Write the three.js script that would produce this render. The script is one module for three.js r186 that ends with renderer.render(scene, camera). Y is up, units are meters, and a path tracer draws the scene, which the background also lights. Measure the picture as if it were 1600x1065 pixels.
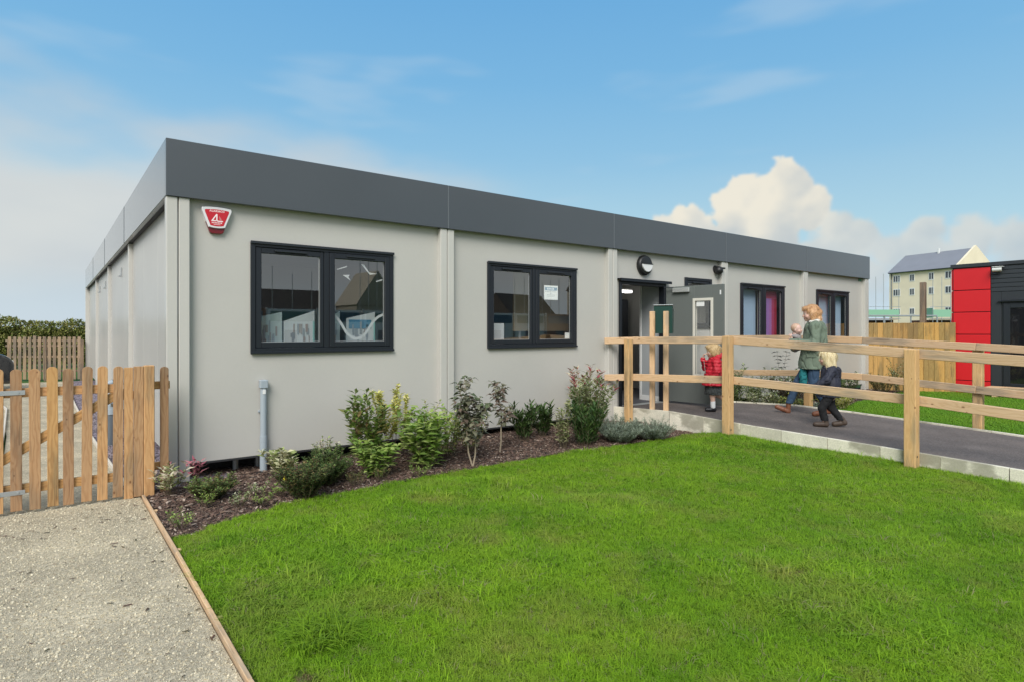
import * as THREE from 'three';
import { mergeGeometries } from 'three/addons/utils/BufferGeometryUtils.js';
import { ImprovedNoise } from 'three/addons/math/ImprovedNoise.js';

// ---------------------------------------------------------------- camera, sky, sun, exposure
const scene = new THREE.Scene();
const YAW = -0.6524, CAM = [-0.988, 1.45, 6.533], FOC = 949;
const camera = new THREE.PerspectiveCamera(2 * Math.atan(532.5 / FOC) * 180 / Math.PI, 1600 / 1065, 0.05, 3000);
camera.position.set(...CAM);
camera.rotation.y = YAW;
camera.setViewOffset(1600, 1065, 0, 15.15, 1600, 1065);
camera.updateProjectionMatrix();
const renderer = new THREE.WebGLRenderer({ antialias: true });
renderer.setSize(1024, 681);
renderer.toneMapping = THREE.LinearToneMapping;
const EXPOSURE = 2.35;
renderer.toneMappingExposure = EXPOSURE;
renderer.shadowMap.enabled = true;

// seeded random numbers and noise
function rng(seed) { let a = seed >>> 0; return () => { a = (a + 0x6D2B79F5) | 0; let t = Math.imul(a ^ (a >>> 15), 1 | a); t = (t + Math.imul(t ^ (t >>> 7), 61 | t)) ^ t; return ((t ^ (t >>> 14)) >>> 0) / 4294967296; }; }
const PERLIN = new ImprovedNoise();
const n3 = (x, y, z) => PERLIN.noise(x + 31.7, y + 17.3, z + 5.1);
const fbm3 = (x, y, z, o = 4) => { let a = 0.5, s = 0; for (let i = 0; i < o; i++) { s += a * n3(x, y, z); x *= 2.03; y *= 2.03; z *= 2.03; a *= 0.5; } return s; };
const clamp = (v, a = 0, b = 1) => Math.min(b, Math.max(a, v));
const sstep = (a, b, v) => { const t = clamp((v - a) / (b - a)); return t * t * (3 - 2 * t); };
const lerp = (a, b, t) => a + (b - a) * t;
const mix3 = (a, b, t) => [lerp(a[0], b[0], t), lerp(a[1], b[1], t), lerp(a[2], b[2], t)];

const SUN_DIR = new THREE.Vector3(-0.74, 1.02, 0.82).normalize();
function makeSky() {
  const W = 2048, H = 1024, data = new Float32Array(W * H * 4), D = 180 / Math.PI;
  const stops = [[-90, [0.24, 0.26, 0.22]], [-3, [0.42, 0.47, 0.46]], [0, [0.60, 0.71, 0.80]], [4, [0.54, 0.72, 0.83]], [9, [0.42, 0.66, 0.79]], [15, [0.29, 0.55, 0.77]], [22, [0.20, 0.47, 0.75]], [30, [0.145, 0.405, 0.72]], [55, [0.13, 0.36, 0.66]], [90, [0.13, 0.34, 0.62]]];
  const grad = el => { let i = 0; while (i < stops.length - 2 && el > stops[i + 1][0]) i++; const [a, ca] = stops[i], [b, cb] = stops[i + 1]; return mix3(ca, cb, clamp((el - a) / (b - a))); };
  const pd = (px, py) => { const a = Math.atan((px - 800) / FOC); return [a * D, Math.atan((517 - py) / FOC * Math.cos(a)) * D]; };
  // heaped cloud lobes: direction and angular radius, and how grey they are
  const lobes = [[1215, 318, 66, 0], [1168, 303, 38, 0], [1238, 292, 36, 0], [1262, 328, 46, 0], [1148, 338, 48, 0], [1205, 360, 66, 0.1], [1072, 346, 34, 0], [1040, 352, 22, 0.2], [1100, 372, 42, 0.1], [1308, 352, 36, 0.45], [1335, 372, 44, 0.5], [1290, 392, 52, 0.6], [1385, 396, 46, 0.75], [1350, 430, 60, 0.9], [1450, 356, 30, 0.6], [1438, 388, 54, 0.7], [1520, 376, 48, 0.7], [1590, 380, 62, 0.8], [1480, 420, 70, 0.85], [1660, 400, 80, 0.7], [1770, 370, 80, 0.4]].map(([x, y, r, g]) => { const [a, e] = pd(x, y); return [a, e, r * 0.9 / FOC * D * Math.cos(a / D) * Math.cos(a / D) + 0.2, g]; });
  const cs = Math.cos(YAW), sn = Math.sin(YAW);
  for (let j = 0; j < H; j++) {
    const el = ((j + 0.5) / H - 0.5) * Math.PI, y = Math.sin(el), ce = Math.cos(el), eD = el * D;
    for (let i = 0; i < W; i++) {
      const ph = ((i + 0.5) / W - 0.5) * 2 * Math.PI, x = Math.cos(ph) * ce, z = Math.sin(ph) * ce;
      let c = grad(eD);
      if (eD > -1) {
        const az = Math.atan2(x * cs - z * sn, -x * sn - z * cs) * D;
        // high thin streaks
        const wv = fbm3(x * 3, y * 14, z * 3, 4);
        c = mix3(c, [0.50, 0.64, 0.76], 0.35 * sstep(0.10, 0.42, wv) * sstep(2, 14, eD));
        // soft low bank of cloud
        const f = fbm3(x * 2.6 + 3, y * 7, z * 2.6, 5);
        const band = sstep(19, 12, eD + f * 9) * (0.35 + 0.65 * sstep(0.5, 6, eD));
        const away = Math.max(sstep(3, -20, az + f * 16), sstep(60, 85, az));
        c = mix3(c, mix3([0.55, 0.60, 0.64], [0.68, 0.70, 0.69], clamp(0.6 + f * 1.4)), 0.92 * band * clamp(away + 0.05));
        // broken cloud in the rest of the sky, of the same kind
        const back = sstep(58, 88, Math.abs(az)) * sstep(8, 20, eD) + sstep(38, 60, eD) * 0.9;
        if (back > 0.01) { const q = fbm3(x * 3.4, y * 4.4, z * 3.4 + 9, 5); c = mix3(c, mix3([0.62, 0.65, 0.68], [0.98, 0.97, 0.94], clamp(0.55 + q * 1.5)), 0.9 * clamp(back) * sstep(-0.16, 0.12, q)); }
        // heaped clouds
        if (az > 5 && az < 55 && eD < 22) {
          const w1 = fbm3(x * 24, y * 24, z * 24, 7), w2 = fbm3(x * 17 + 7, y * 17, z * 17, 5);
          let best = -9, sh = 0, gr = 0, ws = 0;
          for (const [a, e, r, g] of lobes) { const dx = az - a, dy = eD - e, dd = 1 - Math.hypot(dx, dy) / r; if (dd > best) best = dd; if (dd > -0.2) { const wt = (dd + 0.2) ** 5; sh += wt * (0.5 + 0.42 * dy / r - 0.22 * dx / r); gr += wt * g; ws += wt; } }
          const dens = best + w1 * 0.95;
          if (dens > -0.1 && ws > 0) {
            sh /= ws; gr /= ws;
            const t = clamp(sh * 1.25 + w2 * 1.3 + 0.02);
            const lit = mix3([0.87, 0.82, 0.70], [0.62, 0.65, 0.65], gr), dk = mix3([0.56, 0.60, 0.61], [0.50, 0.56, 0.60], gr);
            c = mix3(c, mix3(dk, lit, t), sstep(-0.02, lerp(0.09, 0.5, gr), dens) * lerp(0.97, 0.72, gr) * sstep(-1, 5, eD));
          }
        }
      }
      const o = (j * W + i) * 4; data[o] = c[0] / EXPOSURE; data[o + 1] = c[1] / EXPOSURE; data[o + 2] = c[2] / EXPOSURE; data[o + 3] = 1;
    }
  }
  const t = new THREE.DataTexture(data, W, H, THREE.RGBAFormat, THREE.FloatType);
  t.mapping = THREE.EquirectangularReflectionMapping; t.magFilter = t.minFilter = THREE.LinearFilter; t.needsUpdate = true;
  return t;
}
const SKY = makeSky();
scene.background = SKY; scene.environment = SKY;
const sun = new THREE.DirectionalLight(new THREE.Color().setRGB(1, 0.965, 0.90), 1.5);
sun.position.copy(SUN_DIR).multiplyScalar(60); sun.target.position.set(4, 0, 0);
sun.castShadow = true; sun.shadow.radius = 62; sun.shadow.mapSize.set(2048, 2048);
Object.assign(sun.shadow.camera, { left: -40, right: 40, top: 40, bottom: -40, near: 1, far: 160 });
scene.add(sun, sun.target);

// ---------------------------------------------------------------- helpers
const used = {};
const numbered = n => { const k = used[n] = (used[n] ?? -1) + 1; return k ? `${n}_${String(k).padStart(3, '0')}` : n; };
const shade = m => { m.castShadow = true; m.receiveShadow = true; return m; };
function thing(name, label, category, group, pos = [0, 0, 0], turn = 0) {
  const o = new THREE.Group(); o.name = numbered(name); o.userData = { label, category }; if (group) o.userData.group = group;
  o.position.set(...pos); o.rotation.y = turn; scene.add(o); return o;
}
function part(parent, name, geo, mat, pos, rot) {
  const m = shade(new THREE.Mesh(geo, mat)); m.name = name; if (pos) m.position.set(...pos); if (rot) m.rotation.set(...rot); parent.add(m); return m;
}
function solo(name, label, category, geo, mat, group) { const m = shade(new THREE.Mesh(geo, mat)); m.name = numbered(name); m.userData = { label, category }; if (group) m.userData.group = group; scene.add(m); return m; }
function struct(name, geo, mat, label, category) { const m = shade(new THREE.Mesh(geo, mat)); m.name = numbered(name); m.userData = { kind: 'structure', label, category }; scene.add(m); return m; }
const R = rng(20240);
// box with chamfered edges, uv in metres, u along the longest side, random start
function cbox(w, h, d, c = 0.004, grain = -1, off = null) {
  c = Math.min(c, w * 0.3, h * 0.3, d * 0.3);
  const P = [], half = [w / 2, h / 2, d / 2];
  const v = (sx, sy, sz, ax) => [sx * (half[0] - (ax === 0 ? 0 : c)), sy * (half[1] - (ax === 1 ? 0 : c)), sz * (half[2] - (ax === 2 ? 0 : c))];
  const tri = (a, b, q, n) => { const u = [b[0] - a[0], b[1] - a[1], b[2] - a[2]], t = [q[0] - a[0], q[1] - a[1], q[2] - a[2]]; const cr = [u[1] * t[2] - u[2] * t[1], u[2] * t[0] - u[0] * t[2], u[0] * t[1] - u[1] * t[0]]; (cr[0] * n[0] + cr[1] * n[1] + cr[2] * n[2] < 0) ? P.push(a, q, b) : P.push(a, b, q); };
  const quad = (a, b, q, e, n) => { tri(a, b, q, n); tri(a, q, e, n); };
  const S = [-1, 1];
  for (let ax = 0; ax < 3; ax++) for (const s of S) {
    const f = (p, q) => { const t = [0, 0, 0]; t[ax] = s; t[(ax + 1) % 3] = p; t[(ax + 2) % 3] = q; return v(t[0], t[1], t[2], ax); };
    const n = [0, 0, 0]; n[ax] = s; quad(f(-1, -1), f(1, -1), f(1, 1), f(-1, 1), n);
  }
  for (let ax = 0; ax < 3; ax++) { const b = (ax + 1) % 3, e = (ax + 2) % 3; for (const s of S) for (const q of S) { const g = (k, face) => { const t = [0, 0, 0]; t[ax] = k; t[b] = s; t[e] = q; return v(t[0], t[1], t[2], face); }; const n = [0, 0, 0]; n[b] = s; n[e] = q; quad(g(-1, b), g(1, b), g(1, e), g(-1, e), n); } }
  for (const x of S) for (const y of S) for (const z of S) tri(v(x, y, z, 0), v(x, y, z, 1), v(x, y, z, 2), [x, y, z]);
  const L = grain >= 0 ? grain : (w >= h && w >= d ? 0 : h >= d ? 1 : 2);
  const [o1, o2] = off ?? [R() * 5, R() * 5], pos = [], uv = [];
  const g = new THREE.BufferGeometry();
  for (const p of P) pos.push(...p);
  g.setAttribute('position', new THREE.Float32BufferAttribute(pos, 3)); g.computeVertexNormals();
  const N = g.attributes.normal;
  for (let i = 0; i < P.length; i += 3) {
    const n = [Math.abs(N.getX(i)), Math.abs(N.getY(i)), Math.abs(N.getZ(i))]; let ax = n.indexOf(Math.max(...n));
    const others = [0, 1, 2].filter(k => k !== ax), u = others.includes(L) ? L : others[0], w2 = others.find(k => k !== u);
    for (let k = 0; k < 3; k++) uv.push(P[i + k][u] + o1, P[i + k][w2] + o2);
  }
  g.setAttribute('uv', new THREE.Float32BufferAttribute(uv, 2));
  return g;
}
const moved = (g, x, y, z, rx = 0, ry = 0, rz = 0) => { if (rx) g.rotateX(rx); if (ry) g.rotateY(ry); if (rz) g.rotateZ(rz); return g.translate(x, y, z); };
// box given by its two corners
const bx = (x0, x1, y0, y1, z0, z1, c = 0.003, grain = -1) => cbox(x1 - x0, y1 - y0, z1 - z0, c, grain).translate((x0 + x1) / 2, (y0 + y1) / 2, (z0 + z1) / 2);
// square bar from a to b; h is its upright size, t its thickness
function bar(a, b, h, t, c = 0.004) {
  const A = new THREE.Vector3(...a), B = new THREE.Vector3(...b), d = B.clone().sub(A), L = d.length(), g = cbox(L, h, t, c, 0);
  d.normalize(); const zz = new THREE.Vector3().crossVectors(d, new THREE.Vector3(0, 1, 0)).normalize(), yy = new THREE.Vector3().crossVectors(zz, d);
  const m = new THREE.Matrix4().makeBasis(d, yy, zz).setPosition(A.add(B).multiplyScalar(0.5)); return g.applyMatrix4(m);
}
const plain = g => { const q = g.index ? g.toNonIndexed() : g; for (const k of Object.keys(q.attributes)) if (!['position', 'normal', 'uv'].includes(k)) q.deleteAttribute(k); return q; };
const join = list => mergeGeometries(list.map(plain));
const cyl = (r0, r1, h, n = 16) => new THREE.CylinderGeometry(r0, r1, h, n);
const tube = (pts, r, n = 24, m = 8) => new THREE.TubeGeometry(new THREE.CatmullRomCurve3(pts.map(p => new THREE.Vector3(...p))), n, r, m, false);
// ground sheet over a polygon of [x, z] points
function sheet(poly, y, uvs = 1) { const s = new THREE.Shape(poly.map(([x, z]) => new THREE.Vector2(x, -z))), g = new THREE.ShapeGeometry(s); g.rotateX(-Math.PI / 2); g.translate(0, y, 0); return g; }
const inside = (poly, x, z) => { let r = false; for (let i = 0, j = poly.length - 1; i < poly.length; j = i++) { const [a, b] = poly[i], [c, d] = poly[j]; if ((b > z) !== (d > z) && x < (c - a) * (z - b) / (d - b) + a) r = !r; } return r; };
// view depth and sideways place of a ground point, used to thin out small litter where it cannot be told apart
const depthOf = (x, z) => -(x - CAM[0]) * Math.sin(YAW) - (z - CAM[2]) * Math.cos(YAW);

// ---------------------------------------------------------------- textures
function tex(w, h, fn, srgb = true, rx = 1, ry = 1) {
  const d = new Uint8Array(w * h * 4);
  for (let j = 0; j < h; j++) for (let i = 0; i < w; i++) { const c = fn(i / w, j / h, i, j), o = (j * w + i) * 4; for (let k = 0; k < 3; k++) d[o + k] = clamp(c[k] ?? c[0]) * 255; d[o + 3] = 255; }
  const t = new THREE.DataTexture(d, w, h); t.wrapS = t.wrapT = THREE.RepeatWrapping; t.magFilter = THREE.LinearFilter; t.minFilter = THREE.LinearMipmapLinearFilter; t.generateMipmaps = true; t.anisotropy = 8;
  if (srgb) t.colorSpace = THREE.SRGBColorSpace; t.repeat.set(rx, ry); t.needsUpdate = true; return t;
}
// noise that repeats over the unit square
const hash2 = (x, y, s) => { let h = Math.imul(x, 374761393) + Math.imul(y, 668265263) + Math.imul(s, 1274126177); h = Math.imul(h ^ (h >>> 13), 1274126177); return ((h ^ (h >>> 16)) >>> 0) / 4294967296; };
function vn(u, v, px, py, s) { const x = u * px, y = v * py, i = Math.floor(x), j = Math.floor(y); let a = x - i, b = y - j; a = a * a * (3 - 2 * a); b = b * b * (3 - 2 * b); const H = (p, q) => hash2(((p % px) + px) % px, ((q % py) + py) % py, s); return lerp(lerp(H(i, j), H(i + 1, j), a), lerp(H(i, j + 1), H(i + 1, j + 1), a), b); }
const vf = (u, v, p, q, s, o = 4) => { let a = 0.5, r = 0, n = 0; for (let k = 0; k < o; k++) { r += a * vn(u, v, p << k, q << k, s + k); n += a; a *= 0.55; } return r / n; };
function cells(u, v, n, s) { const x = u * n, y = v * n, i = Math.floor(x), j = Math.floor(y); let d1 = 9, d2 = 9, id = 0; for (let p = -1; p < 2; p++) for (let q = -1; q < 2; q++) { const a = ((i + p) % n + n) % n, b = ((j + q) % n + n) % n, dx = i + p + hash2(a, b, s) - x, dy = j + q + hash2(a, b, s + 9) - y, d = Math.hypot(dx, dy); if (d < d1) { d2 = d1; d1 = d; id = hash2(a, b, s + 5); } else if (d < d2) d2 = d; } return [d1, d2, id]; }
// sawn softwood: growth lines along u, with knots; tile is 2 m by 0.25 m
function woodTexture(seed, light, dark, knot) {
  const r = rng(seed), ks = []; for (let i = 0; i < 6; i++) ks.push([r(), r(), 0.003 + r() * r() * 0.010]);
  return tex(1024, 192, (u, v) => {
    let warp = (vf(u, v, 5, 3, seed) - 0.5) * 0.34 + (vf(u, v, 18, 5, seed + 20) - 0.5) * 0.07, kd = 0;
    for (const [a, b, s] of ks) { let du = Math.abs(u - a); du = Math.min(du, 1 - du); let dv = v - b; dv -= Math.round(dv); const X = du * 2, Y = dv * 0.25, q = Math.hypot(X * 0.6, Y); kd = Math.max(kd, sstep(s * 1.25, s * 0.7, q)); warp += Math.exp(-((X / 0.08) ** 2) - (Y / 0.03) ** 2) * Math.sign(dv || 1) * 0.12; }
    const ring = 0.5 + 0.5 * Math.sin((v * 9 + warp * 11) * 2 * Math.PI * 1.0), fine = vn(u, v, 40, 130, seed + 3);
    let t = 0.42 * Math.pow(ring, 2.2) + 0.22 * fine + 0.35 * (vf(u, v, 4, 6, seed + 40) - 0.3);
    let c = mix3(light, dark, clamp(t)); const wz = sstep(0.46, 0.72, vf(u, v, 3, 2, seed + 60, 5)); c = mix3(c, [c[0] * 0.80, c[1] * 0.84, c[2] * 0.90], wz); const ck = sstep(0.80, 0.86, vn(u, v, 7, 34, seed + 70)) * sstep(0.3, 0.6, vn(u, v, 5, 3, seed + 71)); c = mix3(c, [c[0] * 0.6, c[1] * 0.57, c[2] * 0.55], ck * 0.35); c = mix3(c, knot, kd * 0.7); return c;
  }, true, 0.5, 4);
}
const MAPS = {
  gate: woodTexture(11, [0.86, 0.70, 0.53], [0.70, 0.52, 0.36], [0.44, 0.29, 0.19]),
  rail: woodTexture(12, [0.90, 0.79, 0.66], [0.80, 0.67, 0.52], [0.50, 0.36, 0.25]),
  board: woodTexture(13, [0.86, 0.71, 0.47], [0.72, 0.56, 0.34], [0.44, 0.30, 0.17]),
  grey: woodTexture(14, [0.76, 0.67, 0.57], [0.60, 0.50, 0.41], [0.36, 0.27, 0.20]),
};
const std = (o) => new THREE.MeshStandardMaterial(o);
const lin = (r, g, b) => new THREE.Color().setRGB(r, g, b);
const phys = (o) => new THREE.MeshPhysicalMaterial(o);
const woodSet = (map, tints, bump = 0.0006) => tints.map(t => std({ map, color: lin(...t), roughness: 0.78, bumpMap: map, bumpScale: bump }));
const grain = tex(256, 256, (u, v) => { const n = 0.5 + (vf(u, v, 32, 32, 3, 3) - 0.5) * 0.7; return [n, n, n]; }, false, 3, 3);
const mottle = tex(512, 512, (u, v) => { const n = 0.965 + (vf(u, v, 3, 3, 61, 5) - 0.5) * 0.06 + (vn(u, v, 200, 200, 8) - 0.5) * 0.008; return [n, n, n * 0.995]; }, true, 0.31, 0.31);
const concreteTex = tex(512, 512, (u, v) => { const a = vf(u, v, 4, 4, 71, 5), s = vn(u, v, 160, 160, 4), st = sstep(0.56, 0.7, vf(u, v, 3, 6, 80, 5)); let n = 0.85 + (a - 0.5) * 0.26 + (s - 0.5) * 0.10; const [d1] = cells(u, v, 40, 6); n -= sstep(0.16, 0.05, d1) * 0.14 * s; return mix3([n, n * 0.985, n * 0.94], [0.52, 0.51, 0.46], st * 0.55); }, true, 0.9, 0.9);
const asphaltTex = tex(1024, 1024, (u, v) => { const [d1, d2, id] = cells(u, v, 150, 5); let n = 0.355 + (id - 0.5) * 0.13 + sstep(0.0, 0.2, d2 - d1) * 0.05 + (vf(u, v, 4, 4, 33, 4) - 0.5) * 0.12; return [n * 1.045, n * 0.955, n * 0.91]; }, true, 0.7, 0.7);
const gravelTex = tex(1024, 1024, (u, v) => { const [d1, d2, id] = cells(u, v, 170, 15), [e1, e2, ie] = cells(u, v, 60, 18); const e = sstep(0.0, 0.22, d2 - d1); let n = 0.665 + (id - 0.5) * 0.18 + (e - 0.6) * 0.12 + (vf(u, v, 4, 4, 44, 5) - 0.5) * 0.22; if (ie > 0.82) n += 0.08; return [n * 1.05, n * 0.98, n * 0.84]; }, true, 0.8, 0.8);
const gravelBump = tex(1024, 1024, (u, v) => { const [d1, d2, id] = cells(u, v, 170, 15); const n = sstep(0, 0.4, d2 - d1) * (0.4 + 0.6 * id); return [n, n, n]; }, false, 0.8, 0.8);
const soilTex = tex(512, 512, (u, v) => { const [d1, d2, id] = cells(u, v, 50, 25); const n = 0.24 + (id - 0.5) * 0.16 + (vf(u, v, 6, 6, 52, 4) - 0.5) * 0.14; return [n * 1.12, n * 0.93, n * 0.82]; }, true, 0.8, 0.8);
const turfTex = tex(512, 512, (u, v) => { const a = vf(u, v, 8, 8, 91, 5), b = vn(u, v, 200, 200, 93), q = sstep(0.62, 0.75, vf(u, v, 5, 5, 96, 4)); return mix3(mix3([0.22, 0.36, 0.08], [0.34, 0.48, 0.12], a * 0.6 + b * 0.4), [0.42, 0.40, 0.20], q * 0.4); }, true, 0.35, 0.35);
const M = {
  wall: phys({ color: lin(0.56, 0.54, 0.505), map: mottle, roughness: 0.55, clearcoat: 0.4, clearcoatRoughness: 0.24 }),
  post: phys({ color: lin(0.595, 0.575, 0.535), map: mottle, roughness: 0.5, clearcoat: 0.6, clearcoatRoughness: 0.2 }),
  fascia: phys({ color: lin(0.056, 0.067, 0.080), map: mottle, roughness: 0.45, clearcoat: 1, clearcoatRoughness: 0.07 }),
  strip: std({ color: lin(0.13, 0.145, 0.16), roughness: 0.35 }),
  soffit: std({ color: lin(0.05, 0.055, 0.06), roughness: 0.7 }),
  frame: std({ color: lin(0.011, 0.014, 0.020), roughness: 0.42 }),
  frameLite: std({ color: lin(0.019, 0.023, 0.029), roughness: 0.4 }),
  spacer: std({ color: lin(0.55, 0.56, 0.54), roughness: 0.4, metalness: 0.5 }),
  glass: phys({ color: 0xffffff, transmission: 1, thickness: 0, roughness: 0.0, ior: 2.6 }),
  steel: std({ color: lin(0.03, 0.03, 0.032), roughness: 0.6 }),
  floor: std({ color: lin(0.09, 0.09, 0.10), roughness: 0.7 }),
  ceil: std({ color: lin(0.7, 0.7, 0.68), roughness: 0.9 }),
  inner: std({ color: lin(0.55, 0.55, 0.52), roughness: 0.8 }),
  innerGrey: std({ color: lin(0.40, 0.42, 0.43), roughness: 0.6 }),
  white: std({ color: lin(0.78, 0.78, 0.76), roughness: 0.5 }),
  door: std({ color: lin(0.155, 0.170, 0.162), map: mottle, roughness: 0.42 }),
  doorTrim: std({ color: lin(0.66, 0.63, 0.55), roughness: 0.5 }),
  black: std({ color: lin(0.012, 0.012, 0.013), roughness: 0.45 }),
  galv: std({ color: lin(0.50, 0.52, 0.53), roughness: 0.45, metalness: 0.75 }),
  pvcGrey: std({ color: lin(0.36, 0.41, 0.45), roughness: 0.35 }),
  pvcDark: std({ color: lin(0.13, 0.15, 0.17), roughness: 0.35 }),
  red: std({ color: lin(0.76, 0.020, 0.028), map: mottle, roughness: 0.35 }),
  dark: std({ color: lin(0.030, 0.034, 0.040), roughness: 0.5 }),
  concrete: std({ map: concreteTex, color: lin(0.90, 0.88, 0.82), roughness: 0.92, bumpMap: concreteTex, bumpScale: 0.002 }),
  asphalt: std({ map: asphaltTex, color: lin(1, 1, 1), roughness: 0.9, bumpMap: asphaltTex, bumpScale: 0.003 }),
  gravel: std({ map: gravelTex, color: lin(1, 1, 1), roughness: 0.95, bumpMap: gravelBump, bumpScale: 0.003 }),
  soil: std({ map: soilTex, color: lin(0.8, 0.8, 0.8), roughness: 1, bumpMap: soilTex, bumpScale: 0.01 }),
  turf: std({ map: turfTex, color: lin(0.62, 0.72, 0.5), roughness: 1 }),
  gate: woodSet(MAPS.gate, [[0.74, 0.71, 0.66], [0.90, 0.84, 0.70], [0.60, 0.57, 0.55], [0.84, 0.78, 0.56]]),
  rail: woodSet(MAPS.rail, [[0.86, 0.80, 0.74], [0.92, 0.84, 0.74], [0.80, 0.75, 0.69]]),
  rpost: woodSet(MAPS.rail, [[0.88, 0.75, 0.52], [0.84, 0.72, 0.53]]),
  board: woodSet(MAPS.board, [[0.86, 0.80, 0.66], [0.74, 0.70, 0.58], [0.90, 0.82, 0.60], [0.68, 0.62, 0.52]]),
  grey: woodSet(MAPS.grey, [[0.70, 0.66, 0.62], [0.56, 0.53, 0.50], [0.74, 0.70, 0.62]]),
};
const pick = (a, k) => a[(k === undefined ? Math.floor(R() * a.length) : k) % a.length];

// ---------------------------------------------------------------- ground
const lawnEdge = [[-0.315, 1.80], [0.1, 1.52], [0.51, 1.36], [1.0, 1.28], [1.54, 1.24], [3.09, 1.19], [4.05, 1.2], [5.1, 1.28], [5.8, 1.33], [6.30, 1.42]];
const lawnPoly = [...lawnEdge, [6.35, 2], [6.35, 4], [6.33, 4.9], [6.31, 9], [-0.315, 9]];
const bedPoly = [[-0.33, -0.6], [6.6, -0.6], [6.34, 0.9], [6.34, 1.5], ...lawnEdge.slice().reverse()];
{ // a soft rise of the soil in the bed and of the turf by the ramp
  const g = new THREE.PlaneGeometry(1400, 1400, 2, 2); g.rotateX(-Math.PI / 2); g.translate(0, -0.03, 0); const uv = g.attributes.uv; for (let i = 0; i < uv.count; i++) uv.setXY(i, uv.getX(i) * 1400, uv.getY(i) * 1400);
  struct('ground', g, M.turf, 'rough grassy ground reaching to the horizon', 'ground');
}
const bedY = (x, z) => -0.008 + 0.012 * sstep(0.5, 1.2, z) + 0.075 * sstep(0.9, 4.2, x) * sstep(1.25, 0.2, z) + 0.02 * n3(x * 1.7, 3, z * 1.7) + 0.012 * n3(x * 6, 1, z * 6);
const lawnY = (x, z) => 0.0 + 0.012 * n3(x * 0.8, 8, z * 0.8) + 0.035 * sstep(4.8, 6.3, x) * sstep(4.2, 1.6, z);
function terrain(poly, fy, step) { // grid clipped to a polygon, height from a function
  const xs = poly.map(p => p[0]), zs = poly.map(p => p[1]), x0 = Math.min(...xs), x1 = Math.max(...xs), z0 = Math.min(...zs), z1 = Math.max(...zs);
  const s = new THREE.Shape(poly.map(([x, z]) => new THREE.Vector2(x, -z))); const pos = [], uv = [];
  const nx = Math.ceil((x1 - x0) / step), nz = Math.ceil((z1 - z0) / step);
  const put = (x, z) => { pos.push(x, fy(x, z), z); uv.push(x, z); };
  for (let i = 0; i < nx; i++) for (let k = 0; k < nz; k++) {
    const a = x0 + i * step, b = Math.min(x1, a + step), c = z0 + k * step, d = Math.min(z1, c + step);
    if (!inside(poly, (a + b) / 2, (c + d) / 2)) continue;
    put(a, c); put(a, d); put(b, d); put(a, c); put(b, d); put(b, c);
  }
  const g = new THREE.BufferGeometry(); g.setAttribute('position', new THREE.Float32BufferAttribute(pos, 3)); g.setAttribute('uv', new THREE.Float32BufferAttribute(uv, 2)); g.computeVertexNormals(); return g;
}
struct('flower_bed', terrain(bedPoly, bedY, 0.06), M.soil, 'bark covered planting bed along the front of the grey building', 'flower bed');
const lawnSoil = std({ map: turfTex, color: lin(0.85, 0.60, 0.36), roughness: 1 });
struct('lawn', terrain(lawnPoly, (x, z) => lawnY(x, z) - 0.004, 0.08), lawnSoil, 'mown green lawn between gravel path and ramp', 'lawn');
const pathPoly = [[-7, 9], [-0.345, 9], [-0.345, 0.2], [-0.43, -1.2], [-0.55, -4.2], [-0.62, -15.5], [-2.6, -15.5], [-1.75, -9], [-1.45, -4.4], [-1.32, 0.2], [-7, 0.2]];
struct('gravel_path', sheet(pathPoly, -0.004), M.gravel, 'pale limestone gravel path leading through the picket gate', 'path');
const slateTex = tex(512, 512, (u, v) => { const [d1, d2, id] = cells(u, v, 34, 115); const n = 0.42 + (id - 0.5) * 0.4 + sstep(0, 0.2, d2 - d1) * 0.1; return [n * 1.03, n * 0.95, n]; }, true, 1, 1);
const slate = std({ map: slateTex, color: lin(0.8, 0.78, 0.82), roughness: 0.85, bumpMap: slateTex, bumpScale: 0.012 });
struct('slate_border', join([sheet([[-0.46, -1.2], [-0.36, 0.3], [0.1, 0.3], [0.8, -0.4], [0.8, -15.5], [-0.62, -15.5], [-0.58, -4.2]], -0.008), sheet([[-1.36, 0.16], [-1.48, -4.4], [-1.78, -9], [-2.6, -15.5], [-7, -15.5], [-7, 0.16]], -0.008)]), slate, 'purple slate chippings on both sides of path behind gate', 'slate chippings');

// the far lawn beyond the ramp and the low bed under the far windows
const farLawnPoly = [[9.02, 1.75], [9.6, 1.35], [11, 1.15], [13, 0.95], [15.2, 0.75], [15.85, 1.6], [15.85, 9], [8.4, 9], [8.74, 4.9], [8.84, 4.0], [9.0, 2.4]];
struct('far_lawn', sheet(farLawnPoly, 0.016), lawnSoil, 'small green lawn between ramp and red building', 'lawn');
const farBedPoly = [[7.8, -0.6], [15.3, -0.6], [15.2, 0.75], [13, 0.95], [11, 1.15], [9.6, 1.35], [9.02, 1.75], [8.95, 1.5], [8.44, 0.72], [8.1, 0.34]];
struct('far_flower_bed', sheet(farBedPoly, 0.03), M.soil, 'bark covered bed under the far windows', 'flower bed');

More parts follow.
